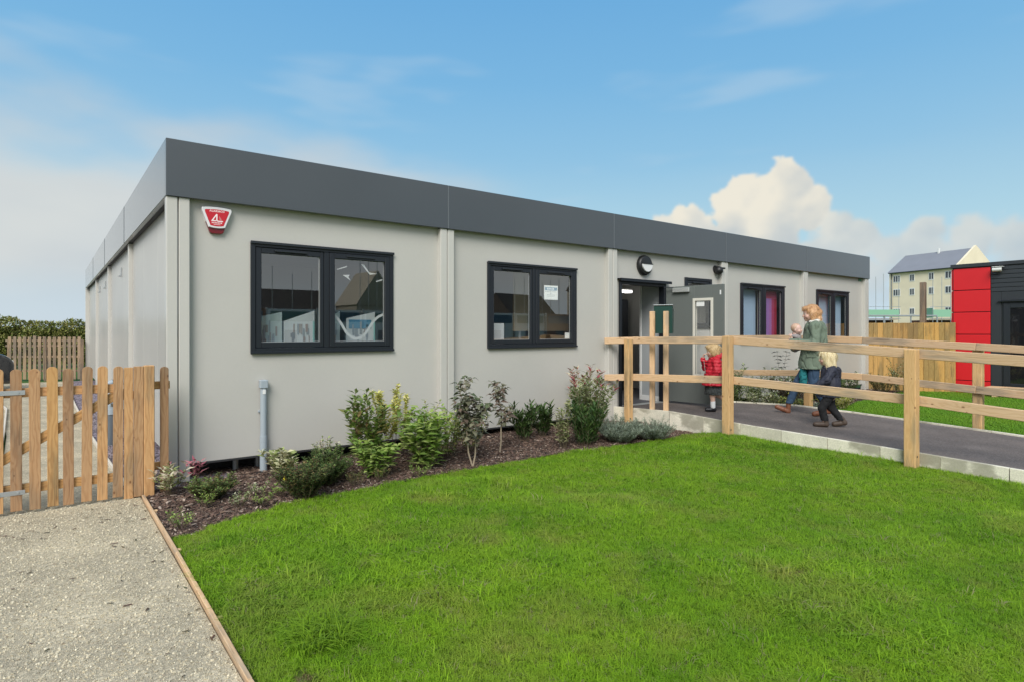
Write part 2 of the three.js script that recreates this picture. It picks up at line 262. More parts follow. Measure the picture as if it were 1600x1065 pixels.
// timber edging of the path
{
  const t = thing('timber_edging', 'thin pale timber board edging between gravel path and lawn', 'edging');
  const zs = [0.36, 2.1, 3.9, 5.7, 8.9];
  for (let i = 0; i < 4; i++) part(t, 'board', bar([-0.330 + 0.006 * (i % 2), -0.008, zs[i] + 0.003], [-0.330 + 0.006 * ((i + 1) % 2), -0.008, zs[i + 1] - 0.003], 0.066, 0.022, 0.003), pick(M.rail, i));
  for (const z of [0.9, 2.0, 3.2, 4.4]) part(t, 'peg', bx(-0.312, -0.288, -0.06, 0.018, z, z + 0.03), pick(M.rail, 1));
}
for (const [lab, pts] of [['white edging board beside slate under the building wall', [[-0.40, 0.1], [-0.455, -1.24], [-0.53, -3.7], [-0.575, -8], [-0.6, -15.4]]], ['white edging board on path side away from building', [[-1.36, 0.1], [-1.484, -4.49], [-1.60, -8.0], [-2.55, -15.4]]]]) {
  const t = thing('path_edging', lab, 'edging'); for (let i = 0; i < pts.length - 1; i++) part(t, 'board', bar([pts[i][0], 0.01, pts[i][1]], [pts[i + 1][0], 0.01, pts[i + 1][1]], 0.06, 0.022, 0.003), std({ color: lin(0.62, 0.56, 0.48), roughness: 0.8 }));
}

// instanced ground cover
function litter(name, label, category, geo, mat, list, cols) {
  const im = new THREE.InstancedMesh(geo, mat, list.length), q = new THREE.Object3D();
  list.forEach((e, i) => { q.position.set(...e.p); q.rotation.set(e.r[0], e.r[1], e.r[2]); q.scale.set(...e.s); q.updateMatrix(); im.setMatrixAt(i, q.matrix); im.setColorAt(i, e.c); });
  im.instanceMatrix.needsUpdate = true; im.name = numbered(name); im.userData = { kind: 'stuff', label, category }; im.castShadow = im.receiveShadow = true; scene.add(im); return im;
}
function tuftGeo(seed, blades, h, w, spread, lean) {
  const r = rng(seed), pos = [], nor = [];
  for (let b = 0; b < blades; b++) {
    const a = r() * 6.283, ox = (r() - 0.5) * spread, oz = (r() - 0.5) * spread, hh = h * (0.55 + r() * 0.6), ln = lean * (0.3 + r()), dx = Math.cos(a), dz = Math.sin(a), sx = -dz * w / 2, sz = dx * w / 2;
    const p0 = [ox - sx, -0.008, oz - sz], p1 = [ox + sx, -0.008, oz + sz], m = [ox + dx * hh * ln * 0.35, hh * 0.6, oz + dz * hh * ln * 0.35], tp = [ox + dx * hh * ln, hh * (1 - 0.25 * ln), oz + dz * hh * ln];
    const m0 = [m[0] - sx * 0.8, m[1], m[2] - sz * 0.8], m1 = [m[0] + sx * 0.8, m[1], m[2] + sz * 0.8];
    for (const t of [[p0, p1, m1], [p0, m1, m0], [m0, m1, tp]]) for (const v of t) pos.push(...v);
  }
  const g = new THREE.BufferGeometry(); g.setAttribute('position', new THREE.Float32BufferAttribute(pos, 3)); g.computeVertexNormals();
  const N = g.attributes.normal; for (let i = 0; i < N.count; i++) { const x = N.getX(i) * 0.45, y = Math.abs(N.getY(i)) * 0.4 + 0.75, z = N.getZ(i) * 0.45, l = Math.hypot(x, y, z); N.setXYZ(i, x / l, y / l, z / l); }
  return g;
}
const grassMat = phys({ color: 0xffffff, roughness: 0.85, specularIntensity: 0.22, side: THREE.DoubleSide, transmission: 0.42, thickness: 0 });
{
  const r = rng(77), list = [[], [], []];
  const bare = [[2.55, 4.72, 0.13, 0.055], [-0.14, 4.02, 0.06, 0.08], [0.9, 2.75, 0.10, 0.05]];
  const want = 230000;
  for (let i = 0, k = 0; i < want * 2.2 && k < want; i++) {
    const x = -0.32 + r() * 6.70, z = 1.15 + r() * 5.5;
    const jz = (n3(x * 5, 2, z * 5)) * 0.09 + n3(x * 17, 4, z * 17) * 0.05;
    if (!inside(lawnPoly, Math.min(x, 6.34), z + jz) || x < -0.31 + r() * 0.03) continue;
    const dp = depthOf(x, z); if (dp < 1.6) continue;
    if (dp > 4.8 && r() < 0.25) continue;
    let dry = sstep(0.08, 0.34, fbm3(x * 1.3, 12, z * 1.3, 3)) * 0.55 + sstep(0.15, 0.4, n3(x * 4.1, 15, z * 4.1)) * 0.4, br = 0;
    for (const [a, b, u, v] of bare) br = Math.max(br, Math.exp(-(((x - a) / u) ** 2 + ((z - b) / v) ** 2)));
    const worn = br > 0.4 && r() < br * 1.2; if (worn && r() < 0.35) continue;
    dry = clamp(dry + br * 0.9);
    const lush = sstep(-0.05, 0.35, n3(x * 0.9 + 4, 20, z * 0.9)), v = 0.78 + r() * 0.44, tone = clamp(0.5 + 1.1 * fbm3(x * 0.75 + 2, 33, z * 0.75, 3) + 0.7 * n3(x * 2.9, 35, z * 2.9));
    let c = mix3([0.185, 0.375, 0.014], [0.31, 0.495, 0.024], tone * 0.75 + r() * 0.25); c = mix3(c, [0.40, 0.36, 0.10], dry * (0.25 + r() * 0.55)); if (r() < 0.035) c = [0.36, 0.33, 0.16]; if (worn) c = r() < 0.5 ? [0.20, 0.13, 0.07] : [0.34, 0.26, 0.13];
    const s = (worn ? 0.6 : 1) * (0.75 + r() * 0.55) * (0.72 + 0.55 * lush) * (r() < 0.02 ? 1.6 : 1), edge = z < 2.2 ? 1.1 : 1;
    list[Math.floor(r() * 3)].push({ p: [x, lawnY(x, z) - 0.004, z], r: [(r() - 0.5) * 0.3, r() * 6.283, (r() - 0.5) * 0.3], s: [s, s * edge * (0.8 + 0.3 * r()), s], c: lin(c[0] * v, c[1] * v, c[2] * v) }); k++;
  }
  ['short lawn grass covering the lawn beside ramp', 'paler lawn grass mixed through the lawn beside ramp', 'longer lawn grass mixed through the lawn beside ramp'].forEach((lab, i) => litter('lawn_grass', lab, 'grass', tuftGeo(5 + i, 7, [0.036, 0.040, 0.046][i], 0.0032, 0.028, 1.1), grassMat, list[i]));
  // coarse clump by the path and a few broad-leaved weeds
  const cl = []; for (let i = 0; i < 130; i++) { const a = r() * 6.283, d = Math.sqrt(r()) * 0.15, x = 0.02 + Math.cos(a) * d * 0.8, z = 3.72 + Math.sin(a) * d, v = 0.8 + r() * 0.4; cl.push({ p: [x, 0, z], r: [(r() - 0.5) * 0.5, r() * 6.283, (r() - 0.5) * 0.5], s: [1, 0.8 + r() * 0.6, 1], c: lin(0.22 * v, 0.37 * v, 0.02 * v) }); }
  litter('coarse_grass', 'tall coarse grass clump growing in lawn near timber edging', 'grass', tuftGeo(31, 5, 0.095, 0.005, 0.05, 1.5), grassMat, cl);
  const fl = []; for (let i = 0; i < 42000; i++) { const x = 8.3 + r() * 7.6, z = 0.7 + r() * 7; if (!inside(farLawnPoly, x, z)) continue; const v = 0.8 + r() * 0.4, l = n3(x * 0.9, 20, z * 0.9); fl.push({ p: [x, 0.016, z], r: [0, r() * 6.283, 0], s: [1.5, 0.9 + r() * 0.4, 1.5], c: lin((0.20 + l * 0.03) * v, 0.40 * v, 0.016 * v) }); }
  litter('far_lawn_grass', 'short grass on the small lawn before red building', 'grass', tuftGeo(41, 7, 0.042, 0.005, 0.05, 1.1), grassMat, fl);
}
{ // bark chips
  const r = rng(99), geo = (s) => { const q = rng(s), g = new THREE.BoxGeometry(1, 0.22, 0.36, 1, 1, 1), p = g.attributes.position, mp = {}; for (let i = 0; i < p.count; i++) { const k = [p.getX(i), p.getY(i), p.getZ(i)].join(); mp[k] ??= [(q() - 0.5) * 0.35, (q() - 0.5) * 0.12, (q() - 0.5) * 0.2]; p.setXYZ(i, p.getX(i) + mp[k][0], p.getY(i) + mp[k][1], p.getZ(i) + mp[k][2]); } g.deleteAttribute('uv'); g.computeVertexNormals(); return g; };
  const mat = std({ color: 0xffffff, roughness: 0.9 });
  const mk = (n, x0, x1, z0, z1, poly, fy, big) => { const l = []; for (let i = 0; i < n; i++) { const x = x0 + r() * (x1 - x0), z = z0 + r() * (z1 - z0); if (!inside(poly, x, z + n3(x * 8, 1, z * 8) * 0.05)) continue; const L = (0.012 + r() * r() * 0.042) * big, v = 0.5 + r() * 0.85, t = r(); let c = t < 0.62 ? [0.115, 0.068, 0.052] : t < 0.90 ? [0.19, 0.125, 0.09] : [0.42, 0.33, 0.27]; l.push({ p: [x, fy(x, z) + r() * 0.012, z], r: [(r() - 0.5) * 0.9, r() * 6.283, (r() - 0.5) * 0.9], s: [L, L * (0.3 + r() * 0.5), L * (0.5 + r() * 0.8)], c: lin(c[0] * v, c[1] * v, c[2] * v) }); } return l; };
  litter('bark_chips', 'dark brown bark chips mulching the bed by building', 'bark mulch', geo(3), mat, mk(58000, -0.3, 6.4, -0.4, 1.9, bedPoly, bedY, 1));
  litter('far_bark_chips', 'dark brown bark chips under the far windows', 'bark mulch', geo(4), mat, mk(9000, 7.8, 15.3, -0.4, 1.8, farBedPoly, () => 0.03, 1.5));
  // chips strayed on to gravel
  const l = []; for (let i = 0; i < 190; i++) { const t = r(), x = -0.36 - Math.pow(r(), 1.6) * 1.3, z = 0.45 + t * t * 3.6 + r() * 0.5, L = 0.010 + r() * r() * 0.035; l.push({ p: [x, 0.004, z], r: [(r() - 0.5) * 0.3, r() * 6.283, (r() - 0.5) * 0.3], s: [L, L * 0.3, L * 0.7], c: lin(0.05 + r() * 0.06, 0.04 + r() * 0.03, 0.03) }); }
  litter('stray_bark', 'stray dark bark bits lying on the pale gravel', 'bark mulch', geo(5), mat, l);
  // gravel stones
  const sg = new THREE.IcosahedronGeometry(0.5, 0); { const p = sg.attributes.position, q = rng(8), mp = {}; for (let i = 0; i < p.count; i++) { const k = [p.getX(i).toFixed(3), p.getY(i).toFixed(3), p.getZ(i).toFixed(3)].join(); mp[k] ??= 0.75 + q() * 0.5; p.setXYZ(i, p.getX(i) * mp[k], p.getY(i) * mp[k] * 0.7, p.getZ(i) * mp[k]); } sg.computeVertexNormals(); sg.deleteAttribute('uv'); }
  const gs = []; for (let i = 0; i < 90000; i++) { const x = -2.6 + r() * 2.25, z = 0.2 + r() * 6; const dp = depthOf(x, z); if (dp < 1.7) continue; const L = 0.0038 + Math.pow(r(), 3.6) * 0.012, v = 0.72 + r() * 0.5, w = r(); let c = w < 0.75 ? [0.53, 0.47, 0.34] : w < 0.95 ? [0.66, 0.59, 0.44] : [0.36, 0.30, 0.22]; gs.push({ p: [x, -0.002, z], r: [r() * 3, r() * 6, r() * 3], s: [L, L * 0.8, L * (0.7 + r() * 0.5)], c: lin(c[0] * v, c[1] * v, c[2] * v) }); }
  litter('gravel_stones', 'loose limestone chippings on the path before gate', 'gravel', sg, std({ color: 0xffffff, roughness: 0.95 }), gs);
  const ss = []; for (let i = 0; i < 9000; i++) { const z = 0.1 - r() * 9, side = r() < 0.6, x = side ? lerp(-0.44, 0, r()) : -1.4 + z * 0.04 - r() * 1.2; const L = 0.014 + r() * 0.03, v = 0.6 + r() * 0.8; ss.push({ p: [x, 0, z], r: [r(), r() * 6, r()], s: [L, L * 0.5, L * 0.8], c: lin(0.20 * v, 0.165 * v, 0.18 * v) }); }
  litter('slate_stones', 'loose purple slate pieces beside path behind gate', 'slate chippings', sg, std({ color: 0xffffff, roughness: 0.7 }), ss);
}
// ---------------------------------------------------------------- ramp
const NEAR = [[5.99, -0.08, 0.284], [6.2, 0.35, 0.276], [6.36, 0.75, 0.266], [6.38, 1.55, 0.232], [6.38, 1.86, 0.216], [6.37, 4.0, 0.163], [6.35, 4.9, 0.136], [6.33, 8.2, 0.04]];
const FAR = [[7.78, -0.08, 0.268], [8.1, 0.35, 0.262], [8.42, 0.75, 0.254], [8.92, 1.55, 0.234], [8.93, 1.86, 0.218], [8.75, 4.0, 0.158], [8.66, 4.9, 0.128], [8.4, 8.2, 0.035]];
const rampY = z => { let i = 0; while (i < NEAR.length - 2 && z > NEAR[i + 1][1]) i++; const a = NEAR[i], b = NEAR[i + 1]; return lerp(a[2], b[2], clamp((z - a[1]) / (b[1] - a[1]))) - 0.018; };
{
  const pos = [], uv = []; const V = (x, y, z) => { pos.push(x, y, z); uv.push(x + y, z); };
  for (let i = 0; i < NEAR.length - 1; i++) for (let k = 0; k < 8; k++) for (let s = 0; s < 4; s++) {
    const P = (a, b) => { const n = i + 0, t = (s + b) / 4, N = mix3(NEAR[n], NEAR[n + 1], t), F = mix3(FAR[n], FAR[n + 1], t); const q = mix3(N, F, (k + a) / 8); const e = Math.min((k + a), 8 - k - a) > 0 ? 0.004 * n3(q[0] * 2, 0, q[1] * 2) : 0; return [q[0] + (k + a === 0 ? 0.03 : 0), q[2] - 0.018 + e, q[1]]; };
    const a = P(0, 0), b = P(0, 1), c = P(1, 1), d = P(1, 0); V(...a); V(...b); V(...c); V(...a); V(...c); V(...d);
  }
  // end skirt down to the soil
  const g = new THREE.BufferGeometry(); g.setAttribute('position', new THREE.Float32BufferAttribute(pos, 3)); g.setAttribute('uv', new THREE.Float32BufferAttribute(uv, 2)); g.computeVertexNormals();
  struct('ramp', g, M.asphalt, 'dark asphalt access ramp rising to the open door', 'ramp');
}
// a line of concrete blocks along a polyline, each block on its own
function blockRow(line, cuts, thick, inward, low, name, label, category) {
  const t = thing(name, label, category); const len = [0]; for (let i = 1; i < line.length; i++) len.push(len[i - 1] + Math.hypot(line[i][0] - line[i - 1][0], line[i][1] - line[i - 1][1]));
  const at = s => { let i = 0; while (i < line.length - 2 && s > len[i + 1]) i++; return mix3(line[i], line[i + 1], (s - len[i]) / (len[i + 1] - len[i])); };
  for (let k = 0; k < cuts.length - 1; k++) {
    const a = at(cuts[k] + 0.004), b = at(cuts[k + 1] - 0.004), dx = b[0] - a[0], dz = b[1] - a[1], L = Math.hypot(dx, dz), nx = dz / L * inward, nz = -dx / L * inward, pos = [], uvs = [], o = R() * 3, c = 0.005;
    const A = (p, off, y) => [p[0] + nx * off, y, p[1] + nz * off];
    const prof = p => [A(p, 0, low), A(p, 0, p[2] - c), A(p, c, p[2]), A(p, thick, p[2] - 0.002), A(p, thick, low)], pa = prof(a), pb = prof(b); let run = 0;
    for (let i = 0; i < 4; i++) { const h = Math.hypot(pa[i + 1][0] - pa[i][0], pa[i + 1][1] - pa[i][1], pa[i + 1][2] - pa[i][2]); const q = [[pa[i], 0, run], [pb[i], L, run], [pb[i + 1], L, run + h], [pa[i], 0, run], [pb[i + 1], L, run + h], [pa[i + 1], 0, run + h]]; for (const [v, x, y] of q) { pos.push(...v); uvs.push(x + o, y + o); } run += h; }
    for (const f of [pa, pb]) for (let i = 1; i < 4; i++) for (const v of [f[0], f[i], f[i + 1]]) { pos.push(...v); uvs.push(v[0] + v[2], v[1]); }
    const g = new THREE.BufferGeometry(); g.setAttribute('position', new THREE.Float32BufferAttribute(pos, 3)); g.setAttribute('uv', new THREE.Float32BufferAttribute(uvs, 2)); g.computeVertexNormals();
    const m = part(t, 'concrete_block', g, blockMats[k % blockMats.length]);
  }
  return t;
}
const blockMats = [[0.96, 0.93, 0.84], [0.86, 0.83, 0.75], [1, 0.97, 0.89]].map(c => { const m = M.concrete.clone(); m.color = lin(...c); return m; });
{ const cuts = [0]; for (let s = 0.36; s < 8.2; s += 0.575) cuts.push(s); blockRow(NEAR, cuts, 0.05, 1, -0.06, 'concrete_kerb', 'pale concrete block kerb holding ramp edge above lawn', 'kerb'); }
{ const cuts = []; for (let s = 0; s < 8.4; s += 0.9) cuts.push(s); blockRow(FAR.map(p => [p[0], p[1], p[2] + 0.006]), cuts, 0.045, 1, -0.06, 'concrete_edging', 'thin concrete edging along the ramp side facing red building', 'kerb'); }

// ---------------------------------------------------------------- the grey modular building
const FT = 3.276, FB = 2.731, WB = 0.163, FLOOR = 0.245, DEPTH = 15.76, ZW = -0.10;
const building = thing('modular_building', 'long grey single storey modular building with dark flat roof fascia', 'building');
function wallWithHoles(x0, x1, y0, y1, holes, z, depth) {
  const s = new THREE.Shape([[x0, y0], [x1, y0], [x1, y1], [x0, y1]].map(p => new THREE.Vector2(...p)));
  for (const [a, b, c, d] of holes) s.holes.push(new THREE.Path([[a, c], [a, d], [b, d], [b, c]].map(p => new THREE.Vector2(...p))));
  const g = new THREE.ExtrudeGeometry(s, { depth, bevelEnabled: false }); g.translate(0, 0, z - depth); return g;
}
const WIN = [[0, 0.672, 2.285], [1, 3.66, 5.282], [3, 9.615, 11.235], [4, 12.60, 14.165]], WY0 = 1.222, WY1 = 2.376;
const holes = [[], [], [], [], []]; for (const [b, x0, x1] of WIN) holes[b].push([x0 + 0.012, x1 - 0.012, WY0 + 0.012, WY1 - 0.012]);
holes[2].push([6.215, 7.355, WB - 0.0 + 0.06, 2.245], [7.90, 8.67, 1.50, 2.385]);
for (let i = 0; i < 5; i++) part(building, 'wall_panel', wallWithHoles(3 * i + 0.095, 3 * i + 2.905, WB, 2.74, holes[i], ZW, 0.09), M.wall);
for (let i = 0; i <= 5; i++) { // post pairs with a groove between
  const x = 3 * i; part(building, 'post', bx(x - 0.1, x - 0.005, i === 0 || i === 5 ? -0.0 : 0.02, 2.732, -0.13, -0.02, 0.006), M.post); part(building, 'post', bx(x + 0.005, x + 0.1, i === 0 || i === 5 ? -0.0 : 0.02, 2.732, -0.13, -0.022, 0.006), M.post);
}
for (let i = 0; i < 5; i++) part(building, 'skirting_trim', bx(3 * i + 0.102, 3 * i + 2.898, WB - 0.022, WB - 0.001, -0.19, -0.094, 0.002), M.steel);
for (let i = 0; i < 5; i++) { // front fascia
  const a = i ? 3 * i + 0.002 : -0.107, b = i < 4 ? 3 * i + 2.998 : 15.107; part(building, 'fascia_panel', bx(a, b, FB, FT, -0.05, 0, 0.004), M.fascia);
  if (i) part(building, 'fascia_joint', bx(3 * i - 0.007, 3 * i + 0.007, FB + 0.004, FT - 0.004, -0.003, 0.0035, 0.001), M.strip);
}
const SB = 3.888, sj = i => -(i * SB) - 0.107;
for (let i = 0; i < 4; i++) { const z0 = i === 3 ? sj(4) - 0.1 : sj(i + 1) + 0.004, z1 = i ? sj(i) - 0.004 : -0.0525; part(building, 'fascia_panel', bx(-0.107, -0.057, FB, FT, z0, z1, 0.004), M.fascia); if (i) part(building, 'fascia_joint', bx(-0.1105, -0.104, FB + 0.004, FT - 0.004, sj(i) - 0.008, sj(i) + 0.008, 0.001), M.strip); }
part(building, 'roof', bx(-0.05, 15.05, 3.02, 3.08, -DEPTH - 0.05, -0.055, 0.003), M.steel);
part(building, 'fascia_panel', bx(15.057, 15.107, FB, FT, -DEPTH - 0.1, -0.0525, 0.004), M.fascia);
part(building, 'fascia_panel', bx(-0.055, 15.055, FB, FT, -DEPTH - 0.1, -DEPTH - 0.055, 0.004), M.fascia);
part(building, 'soffit', join([bx(-0.055, 15.05, FB + 0.012, FB + 0.03, -0.3, -0.052, 0.001), bx(-0.055, 0.2, FB + 0.012, FB + 0.03, -DEPTH, -0.302, 0.001)]), M.soffit);
// left side: panels between posts
for (let i = 0; i < 4; i++) {
  const z1 = i ? sj(i) - 0.055 : -0.135, z0 = i < 3 ? sj(i + 1) + 0.055 : -DEPTH - 0.02, n = 3, w = (z1 - z0) / n;
  for (let k = 0; k < n; k++) part(building, 'wall_panel', bx(0.0, 0.08, WB, 2.742, z0 + k * w + 0.002, z0 + (k + 1) * w - 0.002, 0.004), M.wall);
  if (i) part(building, 'post', bx(-0.055, 0.03, 0.02, 2.73, sj(i) - 0.052, sj(i) + 0.052, 0.006), M.post);
}
part(building, 'post', bx(-0.1, 0.06, 0, 2.73, -DEPTH - 0.12, -DEPTH - 0.025, 0.006), M.post);
for (const z of [-5.6, -9.2, -11.0]) part(building, 'wall_hook', join([bx(-0.02, -0.001, 2.36, 2.52, z - 0.02, z + 0.02, 0.003), bx(-0.05, -0.02, 2.36, 2.39, z - 0.015, z + 0.015, 0.003)]), M.galv);
part(building, 'wall_panel', bx(14.95, 15.03, WB, 2.742, -DEPTH - 0.02, -0.135), M.wall);
part(building, 'wall_panel', bx(0.09, 14.94, WB, 2.742, -DEPTH - 0.1, -DEPTH - 0.025), M.wall);
part(building, 'chassis', join([bx(0.12, 14.9, 0.0, 0.135, -0.62, -0.5, 0.003), bx(0.3, 0.42, 0.0, 0.135, -DEPTH, -0.65, 0.003)]), M.steel);
part(building, 'floor', bx(0.085, 14.945, WB + 0.002, FLOOR, -DEPTH, -0.192, 0.002), M.floor);
part(building, 'ceiling', bx(0.085, 14.945, 2.60, 2.66, -DEPTH, -0.192, 0.002), M.ceil);
part(building, 'partition', bx(0.09, 14.94, FLOOR + 0.001, 2.598, -4.5, -4.4, 0.002), M.inner);
for (const x of [3, 6, 9, 12]) part(building, 'partition', bx(x - 0.04, x + 0.04, FLOOR + 0.001, 2.598, -4.398, -0.195, 0.002), M.inner);
part(building, 'partition', bx(7.372, 7.45, FLOOR + 0.001, 2.598, -0.62, -0.195, 0.002), M.innerGrey);
part(building, 'partition_trim', bx(7.362, 7.46, FLOOR + 0.001, 2.597, -0.665, -0.622, 0.003), M.white);
part(building, 'skirting_board', bx(7.358, 7.371, FLOOR + 0.001, FLOOR + 0.09, -0.618, -0.2, 0.002), M.white);
for (const x of [0.4, 0.62]) part(building, 'support_leg', cyl(0.03, 0.03, 0.16, 10), M.galv, [x + 0.18, 0.07, -0.32]);

function frameGeo(x0, x1, y0, y1, l, r, t, b, z0, z1, c = 0.003) { return join([bx(x0, x0 + l, y0, y1, z0, z1, c), bx(x1 - r, x1, y0, y1, z0, z1, c), bx(x0 + l - 0.001, x1 - r + 0.001, y1 - t, y1, z0 + 0.001, z1 - 0.001, c), bx(x0 + l - 0.001, x1 - r + 0.001, y0, y0 + b, z0 + 0.001, z1 - 0.001, c)]); }
function makeWindow(x0, x1, y0 = WY0, y1 = WY1, lab) {
  const w = part(building, 'window', frameGeo(x0, x1, y0, y1, 0.046, 0.046, 0.05, 0.052, -0.16, -0.078), M.frame); if (lab) w.userData.label = lab;
  const mid = x0 + (x1 - x0) * 0.497;
  part(w, 'mullion', bx(mid - 0.028, mid + 0.028, y0 + 0.053, y1 - 0.051, -0.158, -0.082, 0.003), M.frame);
  part(w, 'drip_trim', bx(x0 - 0.004, x1 + 0.004, y1 - 0.022, y1 + 0.006, -0.076, -0.058, 0.003), M.frameLite);
  part(w, 'sill', bx(x0 - 0.004, x1 + 0.004, y0 - 0.006, y0 + 0.02, -0.076, -0.060, 0.003), M.frame);
  for (const [a, b, k] of [[x0 + 0.047, mid - 0.029, 0], [mid + 0.029, x1 - 0.047, 1]]) {
    const sa = part(w, 'sash', frameGeo(a + 0.002, b - 0.002, y0 + 0.054, y1 - 0.052, 0.060, k ? 0.060 : 0.040, 0.062, 0.058, -0.150, k ? -0.074 : -0.088, 0.005), M.frame);
    part(w, 'trickle_vent', bx((a + b) / 2 - 0.17, (a + b) / 2 + 0.17, y1 - 0.092, y1 - 0.072, k ? -0.073 : -0.087, -0.060, 0.004), M.frameLite);
    part(w, 'spacer', frameGeo(a + 0.060, b - (k ? 0.060 : 0.040), y0 + 0.110, y1 - 0.112, 0.006, 0.010, 0.005, 0.008, -0.124, -0.112, 0.001), M.spacer);
    const g = new THREE.PlaneGeometry(b - a - 0.09, y1 - y0 - 0.21); g.translate((a + b) / 2, (y0 + y1) / 2, -0.108); part(w, 'pane', g, M.glass);
  }
  return w;
}
const winLabels = ['window with a wavy white paper garland', 'window with white notice', 'window with blue blinds and purple display', 'window with blue blinds at building end'];
WIN.forEach(([b, x0, x1], i) => makeWindow(x0, x1, WY0, WY1, winLabels[i]));
{ const w = part(building, 'window', frameGeo(7.89, 8.68, 1.49, 2.394, 0.05, 0.05, 0.05, 0.05, -0.16, -0.078), M.frame); w.userData.label = 'small window half hidden behind the open door'; part(w, 'sash', frameGeo(7.942, 8.628, 1.542, 2.342, 0.05, 0.05, 0.05, 0.05, -0.15, -0.09), M.frame); part(w, 'trickle_vent', bx(8.1, 8.5, 2.30, 2.325, -0.089, -0.066, 0.004), M.frameLite); part(w, 'pane', new THREE.PlaneGeometry(0.6, 0.72).translate(8.285, 1.942, -0.11), M.glass); }

// doorway and open door
const df = part(building, 'door_frame', join([bx(6.21, 6.262, WB + 0.09, 2.25, -0.19, -0.07, 0.004), bx(7.308, 7.36, WB + 0.09, 2.25, -0.19, -0.07, 0.004), bx(6.263, 7.307, 2.195, 2.25, -0.189, -0.071, 0.004)]), M.frame);
part(df, 'threshold', bx(6.263, 7.307, 0.246, 0.262, -0.19, -0.06, 0.003), M.spacer);
part(building, 'door_canopy', join([bx(6.165, 7.425, 2.272, 2.286, -0.10, 0.0, 0.003), bx(6.165, 7.425, 2.240, 2.271, -0.012, 0.0, 0.003)]), M.frame);
{
  const hx = 7.335, hz = -0.045, L = 1.03, ang = Math.atan2(0.115, 0.99);
  const g = frameGeo(0, L, 0.285, 2.19, 0.53, 0.20, 0.24, 0.46, -0.022, 0.022, 0.004);
  const d = part(building, 'door', g, M.door, [hx, 0, hz], [0, -Math.PI / 2 + ang, 0]); d.userData.label = 'grey green door standing open outwards';
  const va = 0.53, vb = L - 0.20, vy0 = 0.745, vy1 = 1.95;
  // in the door's own frame: x from hinge to free edge; the face seen here looks to -z
  part(d, 'vision_frame', join([-1, 1].map(s => frameGeo(va - 0.028, vb + 0.028, vy0 - 0.03, vy1 + 0.03, 0.042, 0.042, 0.042, 0.042, s * 0.028 - 0.008, s * 0.028 + 0.008, 0.002))), M.doorTrim);
  part(d, 'pane', new THREE.PlaneGeometry(vb - va, vy1 - vy0).translate((va + vb) / 2, (vy0 + vy1) / 2, 0), M.glass);
  for (const s of [-1, 1]) part(d, 'closer', s < 0 ? moved(cbox(0.30, 0.075, 0.05, 0.006), 0.30, 2.125, 0.05) : moved(cbox(0.02, 0.02, 0.02, 0.003), 0.03, 1.2, -0.03), s < 0 ? M.spacer : M.galv);
  part(d, 'closer_arm', bar([0.16, 2.17, 0.06], [0.02, 2.178, 0.12], 0.012, 0.02, 0.002), M.frame);
  part(d, 'handle', join([moved(cbox(0.03, 0.2, 0.012, 0.003), L - 0.07, 1.2, 0.029), moved(cbox(0.13, 0.02, 0.02, 0.006), L - 0.12, 1.22, 0.06)]), M.spacer);
  part(d, 'latch_plate', moved(cbox(0.022, 0.07, 0.006, 0.002), L - 0.05, 2.06, 0.026), M.white);
  part(d, 'notice', moved(cbox(0.14, 0.08, 0.002, 0.0005), va + 0.10, vy1 - 0.06, 0.014), M.white);
}
// lamp inside the lobby
{
  const t = thing('batten_light', 'lit white batten light inside the dark doorway', 'light', null, [8.08, 2.235, -1.62]);
  part(t, 'housing', bx(-0.16, 0.16, 0.02, 0.05, -0.035, 0.035, 0.004), M.white);
  part(t, 'diffuser', bx(-0.155, 0.155, -0.03, 0.019, -0.03, 0.03, 0.008), std({ color: 0xffffff, emissive: lin(1, 0.98, 0.95), emissiveIntensity: 0.85 }));
  for (const q of [-0.1, 0.1]) part(t, 'hanger', cyl(0.005, 0.005, 0.36, 6).translate(q, 0.23, 0), M.galv);
  const p = new THREE.PointLight(lin(1, 0.97, 0.92), 0.12, 0, 2); p.position.set(8.08, 2.17, -1.62); p.castShadow = true; p.shadow.radius = 4; scene.add(p);
}
// blinds and displays behind the glass
const blindMat = std({ color: lin(0.34, 0.46, 0.60), roughness: 0.8, side: THREE.DoubleSide });
function blinds(name, label, x0, x1, mat, slats) {
  const t = thing(name, label, 'blind', 'blinds behind the far windows'), w = (x1 - x0) / slats; part(t, 'headrail', bx(x0, x1, 2.30, 2.335, -0.27, -0.23, 0.003), M.white);
  for (let k = 0; k < slats; k++) part(t, 'slat', moved(cbox(w * 1.05, 1.0, 0.0015, 0.0004), 0, 0, 0, 0, -0.45), mat, [x0 + (k + 0.5) * w, 1.80, -0.25]);
}
blinds('vertical_blind', 'blue grey slatted blind behind window beside purple display', 9.70, 10.38, blindMat, 9);
blinds('vertical_blind', 'blue grey slatted blind behind both panes of last window', 12.70, 14.08, blindMat, 18);
{
  const t = thing('display_board', 'purple and pink striped paper display behind window glass', 'display board');
  const cols = [[0.34, 0.20, 0.52], [0.36, 0.19, 0.50], [0.38, 0.21, 0.53], [0.36, 0.18, 0.47], [0.40, 0.16, 0.42], [0.42, 0.05, 0.13], [0.36, 0.02, 0.05]];
  cols.forEach((c, k) => part(t, 'paper_strip', bx(10.45 + k * 0.1, 10.548 + k * 0.1, 1.30, 2.12, -0.215, -0.21, 0.001), std({ color: lin(...c), roughness: 0.8 })));
  part(t, 'paper_border', bx(10.45, 11.148, 2.122, 2.28, -0.215, -0.21, 0.001), std({ color: lin(0.52, 0.08, 0.16), roughness: 0.8 }));
  part(t, 'backing', bx(10.44, 11.16, 1.29, 2.29, -0.235, -0.217, 0.002), M.doorTrim);
}
